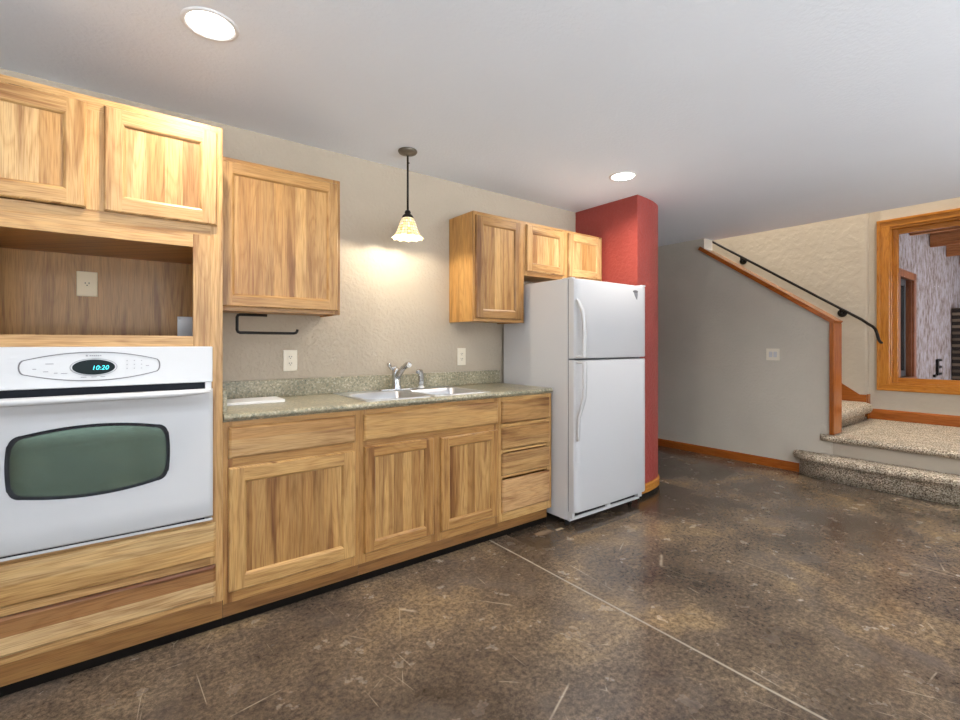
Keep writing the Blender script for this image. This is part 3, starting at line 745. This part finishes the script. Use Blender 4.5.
def badge(cx, cz, a, h, r):
    """long flat badge: arcs above and below, blunt rounded ends"""
    o_ = []; n = 24
    for k in range(n+1):
        x = -1+2*k/n; x *= .93; o_.append(Vector((cx+a*x, 0, cz+h*(1-.60*x*x))))
    for k in range(1, 8):
        t = PI/2-PI*k/8; o_.append(Vector((cx+a*.93+a*.07*math.cos(t), 0, cz+h*(1-.60*.8649)*math.sin(t))))
    for k in range(n+1):
        x = (1-2*k/n)*.93; o_.append(Vector((cx+a*x, 0, cz-h*(1-.60*x*x))))
    for k in range(1, 8):
        t = -PI/2-PI*k/8; o_.append(Vector((cx-a*.93+a*.07*math.cos(t), 0, cz+h*(1-.60*.8649)*math.sin(t))))
    return o_
ringmesh(badge(OC, 1.166, .208, .0555, 0), badge(OC, 1.166, .2035, .0515, 0), PY).build('badge_outline', GREYD, cp)
ringmesh(oval(OC, 1.163, .070, .033), oval(OC, 1.163, .0675, .031), PY).build('display_bezel', GREYL, cp)
b = B(); o_ = oval(OC, 1.163, .063, .0285); b.loft([[(p.x, PY+.001, p.z) for p in o_], [(p.x, PY-.001, p.z) for p in o_]], cap=(True, True), smooth=False)
b.build('display', DISPLAY, cp)
def text(s_, size, loc, mat, parent, name, rot=(PI/2, 0, 0), ext=.0003, sh=0):
    cu = bpy.data.curves.new(name, 'FONT'); cu.body = s_; cu.size = size; cu.align_x = 'CENTER'; cu.align_y = 'CENTER'; cu.extrude = ext; cu.shear = sh
    t = bpy.data.objects.new('tmp', cu); link(t); bpy.context.view_layer.update()
    me = bpy.data.meshes.new_from_object(t.evaluated_get(bpy.context.evaluated_depsgraph_get())); bpy.data.objects.remove(t)
    me.transform(Matrix.Translation(Vector(loc)-worldloc(parent)) @ Matrix.Rotation(rot[2], 4, 'Z') @ Matrix.Rotation(rot[0], 4, 'X'))
    me.materials.clear(); me.materials.append(mat); o = bpy.data.objects.new(name, me); link(o); o.parent = parent; return o
text('10:20', .023, (OC+.018, PY-.0016, 1.160), DIGIT, cp, 'clock_digits', sh=.2)
b = B()
b.box(OC-.024, OC-.018, PY, PY+.001, 1.2035, 1.2095)
for k in range(6): b.box(OC-.013+k*.006, OC-.0085+k*.006, PY, PY+.001, 1.2045, 1.2085)
for (x, z, w_) in ((-.125, .012, .022), (-.165, -.006, .010), (-.135, -.016, .014), (-.108, -.022, .010), (-.085, -.024, .018), (-.03, -.040, .016), (.0, -.040, .016), (.026, -.040, .014)):
    b.box(OC+x-w_/2, OC+x+w_/2, PY, PY+.001, 1.166+z-.0012, 1.166+z+.0012)
for i in range(3):
    for j in range(3): b.box(OC+.098+i*.023, OC+.102+i*.023, PY, PY+.001, 1.166+.018-j*.015, 1.166+.0205-j*.015)
b.box(OC+.160, OC+.170, PY, PY+.001, 1.163, 1.1655)
b.build('printed_marks', GREYL, cp, kind='stuff')
b = B(); b.box(AX0+.006, AX1-.028, 2.312, FY, 1.060, 1.089); b.build('vent_slot', NAVY, ov)
b = B(); b.box(AX1-.028, AX1-.004, 2.303, FY, 1.058, 1.0885, bev=.002); b.build('vent_end', WHITE, ov); b = B(); b.box(AX0, AX0+.006, 2.303, FY, 1.058, 1.0885); b.build('vent_end', WHITE, ov)
# door slab: gently bowed, with the wide crescent handle across the top
b = B(); nx = 48; hw = (AX1-AX0)/2; 
zs = [.512, .520, .60, .70, .80, .90, .965, .99, 1.005, 1.02, 1.03, 1.042, 1.052, 1.060]
def doory(x, z):
    u = (x-OC)/hw; bow = .010*(1-u*u)
    # crescent: the upper part swells outward towards the middle
    t = max(0, min(1, (z-.985)/.05)); hsw = .030*max(0, 1-abs(u)**5)*(t*t*(3-2*t))
    # raised field inside a shallow arc at each end
    return 2.298-bow-hsw
rings = []
for k in range(nx+1):
    x = AX0+(AX1-AX0)*k/nx
    front = [(x, doory(x, z)+(0.006 if z in (.512,) else 0), z) for z in zs]
    back = [(x, FY-.0008, 1.060), (x, FY-.0008, .512)]
    rings.append([Vector(p) for p in front+back])
b.loft(rings, closed=True, cap=(True, True)); od = b.build('oven_door', WHITE, ov)
b = B(); hr = []
for k in range(41):
    u = -1+2*k/40; x = OC+u*(hw-.004); e = max(.08, 1-abs(u)**6); cy = 2.292-.010*(1-u*u)-.040*(1-abs(u)**4); cz = 1.047+.003*(1-abs(u))
    hr.append([(x, cy+(.016*e)*math.cos(a), cz+(.013*e)*math.sin(a)) for a in [2*PI*q/14 for q in range(14)]])
b.loft(hr, cap=(True, True)); b.build('handle', WHITE, od)
# barrel-shaped window
def barrel(a, h, top, n=24, r=.035):
    pts = []
    def zt(x): return h+top*(1-(x/a)**2)
    for k in range(n+1):
        x = -a+r+(2*a-2*r)*k/n; pts.append((x, zt(x)))
    for k in range(1, 8):
        t = PI/2-PI/2*k/8; pts.append((a-r+r*math.cos(t), zt(a-r)-r+r*math.sin(t)))
    for k in range(9):
        z = (zt(a-r)-r)*(1-2*k/8); pts.append((a+.008*(1-(z/h)**2), z))
    for k in range(1, 8):
        t = -PI/2*k/8; pts.append((a-r+r*math.cos(t), -(zt(a-r)-r)+r*math.sin(t)))
    for k in range(n+1):
        x = a-r-(2*a-2*r)*k/n; pts.append((x, -zt(x)))
    for k in range(1, 8):
        t = -PI/2-PI/2*k/8; pts.append((-a+r+r*math.cos(t), -(zt(a-r)-r)+r*math.sin(t)))
    for k in range(9):
        z = -(zt(a-r)-r)*(1-2*k/8); pts.append((-a-.008*(1-(z/h)**2), z))
    for k in range(1, 8):
        t = PI-PI/2*k/8; pts.append((-a+r+r*math.cos(t), zt(a-r)-r+r*math.sin(t)))
    return pts
o1 = barrel(.232, .104, .031); o2 = barrel(.219, .094, .029)
WZ = .815; gy = 2.2835
b = B()
def wy(x): return 2.298-.010*(1-((x)/hw)**2)-.0025
b.loft([[(OC+x, wy(x)+.003, WZ+z) for x, z in o1], [(OC+x, wy(x), WZ+z) for x, z in o1], [(OC+x, wy(x)+.0005, WZ+z) for x, z in o2]], smooth=False)
wd = b.build('window_border', GLASSD, od)
b = B(); R_ = [[(OC+x*s_, wy(x*s_)+.0006, WZ+z*s_) for x, z in o2] for s_ in (1, .8, .6, .4, .2, .02)]
b.loft(R_, cap=(False, True)); b.build('window_glass', OVGLASS, wd)
b = B(); b.box(AX0, AX1, 2.302, FY, .494, .504, bev=.002); b.build('bottom_trim', WHITE, ov)
b = B(); b.box(AX0+.004, AX1-.03, 2.306, FY, .5045, .512); b.build('bottom_vent', NAVY, ov)

# alcove outlet + metal plate
def outlet(name, x0, x1, z0, z1, y, label, single=False, mat=PLATEM, nrm='y', cat='outlet'):
    cx, cz = (x0+x1)/2, (z0+z1)/2
    r = thing(name, (cx, y, cz), label, cat)
    b = B(); b.box(x0, x1, y-.006, y-.0003, z0, z1, bev=.0025); b.build('cover_plate', mat, r)
    for k in ([0] if single else [-1, 1]):
        zc = cz+k*.0195; b = B()
        o_ = oval(cx, zc, .0175, .0145 if not single else .019, 28, 2.6)
        b.loft([[(p.x, y-.0055, p.z) for p in o_], [(p.x, y-.008, p.z) for p in o_]], cap=(True, True), smooth=False)
        rc = b.build('receptacle', mat, r)
        b = B(); b.box(cx-.0085, cx-.0055, y-.0086, y-.0075, zc+.0, zc+.008); b.box(cx+.0055, cx+.0085, y-.0086, y-.0075, zc+.0, zc+.008)
        b.box(cx-.0025, cx+.0025, y-.0086, y-.0075, zc-.0085, zc-.004); b.build('slots', DARKSLOT, rc)
    return r
outlet('wall_outlet', -.173, -.097, 1.474, 1.590, 2.878, 'almond single outlet on the back of the oven cabinet alcove', True, ALMOND)
outlet('wall_outlet', .748, .828, 1.090, 1.215, WY, 'white duplex outlet on greige wall below the paper towel holder')
outlet('wall_outlet', 1.986, 2.062, 1.092, 1.220, WY, 'white duplex outlet on greige wall between sink and refrigerator')
b = B(); b.box(.222, .31, 2.862, 2.8775, 1.286, 1.392, bev=.001); b.lathe([(0, .003), (.004, .003), (.004, 0)], (.232, 2.862, 1.380), 10, axis='y')
tag(b.build('metal_plate', GALV, at=(.26, 2.87, 1.286)), 'small grey metal plate at the lower right corner of the cabinet alcove', 'plate')

# ---- upper cabinets
UY = 2.60
def upper(x0, x1, z0, z1, label, stiles, rails, pale=False):
    r = thing('wall_cabinet', ((x0+x1)/2, UY, z0), label, 'cabinet')
    b = B(); b.box(x0, x0+.014, UY+.02, WY-.001, z0, z1); b.box(x1-.014, x1, UY+.02, WY-.001, z0, z1)
    b.box(x0+.014, x1-.014, UY+.02, WY-.001, z0+.008, z0+.022); b.box(x0+.014, x1-.014, UY+.02, WY-.001, z1-.014, z1); b.box(x0+.014, x1-.014, WY-.012, WY-.001, z0+.022, z1-.014)
    b.build('carcass', V_z, r); face_frame(r, x0, x1, z0, z1, UY, .02, stiles, rails, pale); return r
u = upper(.362, .978, 1.415, 2.172, 'wooden wall cabinet with one square door above the paper towel holder', [(.362, .40), (.94, .978)], [(.40, .94, 1.415, 1.455), (.40, .94, 2.13, 2.172)])
door(u, .376, .962, 1.436, 2.150, UY, sw=.052)
u = upper(1.915, 2.385, 1.408, 2.168, 'narrow tall wooden wall cabinet with one door beside the refrigerator', [(1.915, 1.95), (2.345, 2.385)], [(1.95, 2.345, 1.408, 1.45), (1.95, 2.345, 2.12, 2.168)])
door(u, 1.931, 2.345, 1.430, 2.142, UY, sw=.055)
u = upper(2.385, 3.296, 1.765, 2.168, 'short wooden wall cabinet with two small doors above the refrigerator', [(2.385, 2.42), (2.80, 2.87), (3.26, 3.296)], [(2.42, 2.80, 1.765, 1.81), (2.87, 3.26, 1.765, 1.81), (2.42, 2.80, 2.13, 2.168), (2.87, 3.26, 2.13, 2.168)], True)
door(u, 2.402, 2.815, 1.797, 2.146, UY, pale=True, sw=.055); door(u, 2.860, 3.268, 1.797, 2.148, UY, pale=True, sw=.055)

# ---- paper towel holder
b = B(); y = 2.725; zt_, zb_ = 1.405, 1.310
p = [(.62, y, zt_)]+[(.474+.014, y, zt_), (.474+.004, y, zt_-.004), (.474, y, zt_-.014), (.474, y, zb_+.014), (.474+.004, y, zb_+.004), (.474+.014, y, zb_)]+[(.76, y, zb_), (.772, y, zb_+.003), (.778, y, zb_+.012), (.780, y, zb_+.022)]
b.tube(p, .0075, 12)
tag(b.build('paper_towel_holder', BLACKM, at=(.6, y, 1.4)), 'empty black bent-rod paper towel holder under the square wall cabinet', 'holder')

# ---- countertop
ct = thing('countertop', (1.37, 2.6, .905), 'mottled green-grey laminate countertop with low backsplash', 'countertop')
ZC = .943; zb = .9055; CX0, CX1 = .352, 2.394; SX0, SX1, SY0, SY1 = 1.05, 1.85, 2.375, 2.835
def slab(bb, x0, x1, y0, y1): bb.box(x0, x1, y0, y1, zb, ZC)
b = B(); slab(b, CX0, SX0, 2.36, WY-.001); slab(b, SX1, CX1, 2.36, WY-.001); slab(b, SX0, SX1, SY1, WY-.001); slab(b, SX0, SX1, 2.36, SY0)
pf = [(2.36, ZC), (2.335, ZC)]+[(2.329-.019*math.sin(t), (ZC+.912)/2+(ZC-.912)/2*math.cos(t)) for t in [PI*k/10 for k in range(0, 11)]]+[(2.34, .912), (2.34, zb), (2.36, zb)]
b.loft([[(x, y, z) for y, z in pf] for x in (CX0, CX1)], cap=(True, True), smooth=False)
for f in b.bm.faces:
    pass
b.build('worktop', COUNTER, ct)
b = B(); b.box(CX0+.0, 2.385, WY-.022, WY-.0005, ZC, 1.045, bev=.004); b.build('backsplash', COUNTER, ct)
b = B(); b.box(CX0, CX0+.018, 2.36, WY-.022, ZC, 1.045, bev=.003); b.build('side_splash', COUNTER, ct)

# ---- sink
sk = thing('kitchen_sink', (1.45, 2.6, ZC), 'stainless steel double bowl sink set in the green-grey countertop', 'sink')
RX0, RX1, RY0, RY1 = 1.03, 1.87, 2.348, 2.862
def rr_pts(cx, cy, a, b_, r, n=12):
    o_ = []
    for qx, qy, s0 in ((1, 1, 0), (-1, 1, PI/2), (-1, -1, PI), (1, -1, 3*PI/2)):
        for k in range(n+1):
            t = s0+PI/2*k/n; o_.append((cx+qx*(a-r)+r*math.cos(t), cy+qy*(b_-r)+r*math.sin(t)))
    return o_
def bowl(cx, xa, xb):
    b = B(); cy = 2.565; n = 12
    inn = rr_pts(cx, cy, .178, .178, .05, n)
    outr = []
    for i, (qx, qy) in enumerate(((1, 1), (-1, 1), (-1, -1), (1, -1))):
        ex = xb if qx > 0 else xa; ey = RY1 if qy > 0 else RY0
        for k in range(n+1):
            px, py = inn[i*(n+1)+k]; t = k/n
            if i in (0, 2): q = (ex, py) if t < .5 else (px, ey)
            else: q = (px, ey) if t < .5 else (ex, py)
            if k == n//2: q = (ex, ey)
            outr.append(q)
    zR = ZC+.005
    def P3(pl, z): return [(x, y, z) for x, y in pl]
    b.loft([P3(outr, ZC+.0003), P3(outr, zR-.001), P3([(x+(cx-x)*.02, y+(cy-y)*.02) for x, y in outr], zR), P3(rr_pts(cx, cy, .186, .186, .055, n), zR), P3(inn, zR-.005), P3(rr_pts(cx, cy, .172, .172, .05, n), ZC-.09), P3(rr_pts(cx, cy, .160, .160, .05, n), ZC-.165), P3(rr_pts(cx, cy, .135, .135, .045, n), ZC-.178), P3(rr_pts(cx, cy, .03, .03, .03, n), ZC-.182)], cap=(False, True))
    bo = b.build('bowl', STEEL, sk)
    B().lathe([(.045, .0), (.04, .003), (.03, -.003), (.0, -.004)], (cx, cy, ZC-.181), 24).build('drain', CHROME, bo)
bowl(1.245, RX0, 1.45); bowl(1.655, 1.45, RX1)
# ---- faucet and side spray
fa = thing('kitchen_faucet', (1.45, 2.805, ZC+.005), 'chrome kitchen faucet with raised spout and side lever behind the sink', 'faucet')
fz = ZC+.0052; fx, fy_ = 1.437, 2.805
b = B(); pl_ = rr_pts(fx, fy_, .125, .028, .027, 8)
b.loft([[(x, y, fz) for x, y in pl_], [(x, y, fz+.006) for x, y in pl_], [(fx+(x-fx)*.95, fy_+(y-fy_)*.85, fz+.011) for x, y in pl_]], cap=(True, True)); b.build('base_plate', CHROME, fa)
b = B(); b.lathe([(.036, 0), (.033, .012), (.028, .03), (.028, .07), (.030, .105), (.029, .122), (.019, .136), (0, .141)], (fx, fy_, fz+.008), 24); b.build('body', CHROME, fa)
b = B(); b.tube([(fx, fy_, fz+.075), (fx, fy_-.04, fz+.11), (fx, fy_-.09, fz+.145), (fx+.002, fy_-.135, fz+.168), (fx+.003, fy_-.165, fz+.172), (fx+.003, fy_-.175, fz+.165)], [.020, .021, .018, .018, .020, .014], 14); b.build('spout', CHROME, fa)
b = B(); b.tube([(fx, fy_, fz+.135), (fx-.012, fy_+.004, fz+.148), (fx-.035, fy_+.006, fz+.142), (fx-.05, fy_+.006, fz+.165), (fx-.052, fy_+.006, fz+.178)], [.014, .012, .011, .014, .012], 10); b.build('lever', CHROME, fa)
sx, sy = 1.63, 2.815
spy = thing('side_sprayer', (sx, sy, ZC+.005), 'chrome side sprayer standing right of the kitchen faucet', 'sprayer')
b = B(); b.lathe([(.025, 0), (.023, .008), (.015, .014), (.0145, .03)], (sx, sy, fz), 20, cap=(True, True)); b.build('collar', plain('sprayer_collar', srgb(225, 225, 225), .3, metal=.3), spy)
b = B(); b.tube([(sx, sy, fz+.02), (sx, sy, fz+.06), (sx-.004, sy-.004, fz+.09), (sx-.018, sy-.016, fz+.112), (sx-.04, sy-.03, fz+.118), (sx-.052, sy-.038, fz+.113)], [.018, .020, .021, .020, .016, .012], 14); b.build('spray_head', CHROME, spy)

# ---- white board on the counter
b = B(); pl_ = rr_pts(.535, 2.715, .155, .10, .02, 6)
b.loft([[(x, y, ZC+.0005) for x, y in pl_], [(x, y, ZC+.010) for x, y in pl_], [(.535+(x-.535)*.985, 2.715+(y-2.715)*.975, ZC+.013) for x, y in pl_]], cap=(True, True), smooth=False)
tag(b.build('cutting_board', BOARD, at=(.55, 2.715, ZC)), 'thin white board lying on the countertop beside the oven cabinet', 'cutting board')

# ------------------------------------------------------------------ refrigerator
fr = thing('refrigerator', (2.82, 2.5, 0), 'white top-freezer refrigerator between the drawers and the red column', 'refrigerator')
FX0, FX1, FD, FB = 2.410, 3.232, 2.118, 2.872
b = B(); b.box(FX0+.002, FX1-.002, 2.190, FB, .045, 1.700, bev=.008); b.build('cabinet_body', WHITEF, fr)
b = B(); b.box(FX0+.008, FX1-.008, 2.178, 2.191, .10, 1.695); b.build('door_gasket', GASKET, fr)
def fdoor(z0, z1, name):
    b = B(); rings = []; n = 28; hw_ = (FX1-FX0)/2; cx = (FX0+FX1)/2
    for k in range(n+1):
        u_ = -1+2*k/n; x = cx+u_*hw_; 
        edge = 0 if abs(u_) < .96 else ((abs(u_)-.96)/.04)**2*.014
        yf = FD-.010*(1-u_*u_)+.004+edge
        c = .008
        rings.append([(x, 2.178, z0), (x, 2.178, z1), (x, yf+c, z1), (x, yf+c*.3, z1-c*.3), (x, yf, z1-c), (x, yf, z0+c), (x, yf+c*.3, z0+c*.3), (x, yf+c, z0)])
    b.loft(rings, cap=(True, True)); d = b.build(name, WHITEF, fr)
    m = d.data
    return d
fd1 = fdoor(1.152, 1.692, 'freezer_door'); fd2 = fdoor(.112, 1.140, 'fridge_door')
def fhandle(path, wd_, parent):
    """flat strap handle swept in the y-z plane; path entries (y, z, x centre, width, thick)"""
    b = B(); rings = []
    for (y, z, x, w_, t_) in path:
        rings.append([(x-w_/2, y+t_/2, z), (x-w_/2*.8, y-t_/2, z), (x+w_/2*.8, y-t_/2, z), (x+w_/2, y+t_/2, z)])
    b.loft(rings, cap=(True, True)); return b.build('handle', WHITE, parent)
hx = 2.430
fhandle([(2.118, 1.552, hx-.004, .020, .012), (2.110, 1.540, hx-.002, .026, .014), (2.094, 1.505, hx+.002, .030, .014), (2.076, 1.47, hx+.006, .032, .014), (2.066, 1.41, hx+.008, .034, .014), (2.062, 1.34, hx+.009, .034, .014), (2.062, 1.165, hx+.009, .036, .014), (2.070, 1.158, hx+.009, .036, .03)], .03, fd1)
B().box(hx-.012, hx+.026, 2.066, 2.122, 1.156, 1.172, bev=.004).build('handle_foot', WHITE, fd1)
fhandle([(2.070, 1.134, hx+.009, .036, .03), (2.062, 1.126, hx+.009, .036, .014), (2.062, .96, hx+.009, .034, .014), (2.066, .89, hx+.007, .034, .014), (2.078, .84, hx+.003, .032, .014), (2.094, .79, hx-.0, .028, .014), (2.106, .75, hx-.0, .024, .012), (2.109, .62, hx-.0, .024, .010), (2.113, .598, hx-.0, .022, .008)], .03, fd2)
B().box(hx-.012, hx+.026, 2.066, 2.122, 1.120, 1.136, bev=.004).build('handle_foot', WHITE, fd2)
# emblem: small grey leaf shape
ex, ez, ey = 3.080, 1.628, 2.1135
b = B(); o_ = oval(ex-.004, ez+.018, .030, .010, 20); b.loft([[(p.x, ey+.003, p.z) for p in o_], [(p.x, ey-.002, p.z) for p in o_]], cap=(True, True), smooth=False)
b.build('emblem', GREYD, fd1)
b = B(); o_ = [Vector((ex-.020, 0, ez+.012)), Vector((ex+.006, 0, ez+.014)), Vector((ex+.024, 0, ez+.018)), Vector((ex+.024, 0, ez-.012)), Vector((ex+.016, 0, ez-.042)), Vector((ex+.004, 0, ez-.030)), Vector((ex-.012, 0, ez-.008))]
b.loft([[(p.x, ey+.003, p.z) for p in o_], [(p.x, ey-.001, p.z) for p in o_]], cap=(True, True), smooth=False); b.build('emblem_drop', GREYL, fd1)
b = B(); b.box(FX0+.004, FX1-.02, 2.172, 2.192, .045, .068, bev=.002); b.box(FX0+.004, FX0+.03, 2.150, 2.192, .068, .108, bev=.003); b.box(FX1-.07, FX1-.02, 2.150, 2.192, .068, .108, bev=.003)
b.box(2.80, 2.845, 2.165, 2.192, .068, .105, bev=.003); b.build('base_grille', WHITE, fr)
b = B(); b.box(FX0+.03, FX1-.07, 2.180, 2.194, .068, .104); b.build('grille_opening', DARKSLOT, fr)
for x in (FX0+.05, FX1-.05):
    for y in (2.24, 2.80): B().lathe([(.018, 0), (.02, .004), (.014, .012), (.012, .047)], (x, y, 0), 14, cap=(True, True)).build('foot', DARKSLOT, fr)
b = B(); b.box(FX0+.0, FX0+.035, 2.15, 2.24, 1.6925, 1.703, bev=.003); b.build('hinge_cover', WHITE, fr); b = B(); b.box(FX1-.05, FX1-.0, 2.13, 2.22, 1.6925, 1.706, bev=.003); b.build('hinge_cover', WHITE, fr)

# ---- light switch on the stair wall
sw_ = thing('light_switch', (SW, 2.0, 1.16), 'white double light switch on the grey stair wall', 'light switch')
y0_, y1_, z0_, z1_ = 1.945, 2.070, 1.085, 1.205
B().box(SW-.006, SW-.0003, y0_, y1_, z0_, z1_, bev=.0025).build('cover_plate', PLATEM, sw_)
for k in (0, 1):
    ya = y0_+.026+k*.042; B().box(SW-.009, SW-.005, ya, ya+.030, z0_+.032, z1_-.032, bev=.001).build('rocker', WHITE, sw_)

# ------------------------------------------------------------------ lights in the ceiling
def can(x, y, label, z=H, e=None):
    r = thing('recessed_light', (x, y, z), label, 'ceiling light')
    B().lathe([(.098, -.0003), (.096, -.004), (.086, -.007), (.079, -.003), (.079, -.001)], (x, y, z), 40).build('trim_ring', TRIMW, r)
    B().lathe([(.079, -.0025), (.05, -.004), (.0, -.005)], (x, y, z), 32).build('lens', LENS, r)
    l = bpy.data.lights.new('downlight', 'AREA'); l.shape = 'DISK'; l.size = .045; l.energy = e or CAN_E; l.color = CAN_COL; l.spread = math.radians(150)
    o = bpy.data.objects.new('downlight', l); link(o); o.parent = r; o.location = (0, 0, -.012)
    return r
names = ['large round recessed ceiling light above the wall oven, at the top left', 'small round recessed ceiling light near the red column top',
 'recessed ceiling light over the middle of the room, oven side', 'recessed ceiling light over the middle of the room, fridge side', 'recessed ceiling light near the added glazed door, oven side',
 'recessed ceiling light near the added glazed door, fridge side', 'recessed ceiling light in front of the stairs']
for (x, y, _), nm in zip(CANS, names): can(x, y, nm, e=CAN_E if y > 1 else CAN_BACK)
can(6.1, .6, 'recessed light high over the landing', 5.2, 60)
can(6.1, 3.0, 'recessed light high over the upper stairs', 5.2, 50)

# ---- pendant lamp
px, py = 1.412, 2.605
pn = thing('pendant_lamp', (px, py, H), 'small pendant lamp with mosaic glass bell shade hanging over the sink', 'pendant lamp')
B().lathe([(.058, 0), (.060, -.006), (.054, -.016), (.030, -.024), (.012, -.028), (.007, -.034)], (px, py, H-.0003), 32).build('canopy', BRONZEL, pn)
b = B(); b.tube([(px, py, H-.03), (px, py, 2.075)], .0065, 12); b.lathe([(0, .004), (.006, 0), (0, -.004)], (px+.009, py, H-.075), 8); b.build('rod', BRONZE, pn)
b = B(); b.lathe([(.007, .045), (.016, .040), (.020, .028), (.017, .022), (.030, .012), (.036, .0), (.034, -.006)], (px, py, 2.040), 28); b.build('shade_cap', BRONZE, pn)
b = B(); rings = []; n = 96
sp_ = [(.033, 2.038), (.044, 2.028), (.056, 2.005), (.066, 1.975), (.076, 1.95), (.087, 1.932), (.100, 1.918), (.112, 1.908)]
for side in (0, 1):
    for i, (rr_, z) in (list(enumerate(sp_)) if side == 0 else list(enumerate(sp_))[::-1]):
        ring = []
        for k in range(n):
            a = 2*PI*k/n; fl = (i/7)**3
            rad = (rr_*.89-.0035*side)*(1+.03*fl*math.cos(12*a)); zz = z+.007*fl*abs(math.sin(6*a))-.002*fl
            ring.append((px+rad*math.cos(a), py+rad*math.sin(a), zz))
        rings.append(ring)
b.loft(rings, cap=(False, False)); sh = b.build('glass_shade', SHADE, pn)
B().lathe([(0, .055), (.010, .052), (.013, .035), (.022, .012), (.026, -.005), (.022, -.022), (.010, -.031), (0, -.033)], (px, py, 1.965), 20).build('bulb', BULB, pn)
l = bpy.data.lights.new('pendant_bulb', 'POINT'); l.energy = PEND_E; l.color = (1, .90, .74); l.shadow_soft_size = .012
o = bpy.data.objects.new('pendant_bulb_light', l); link(o); o.parent = pn; o.location = (0, 0, 1.922-H)
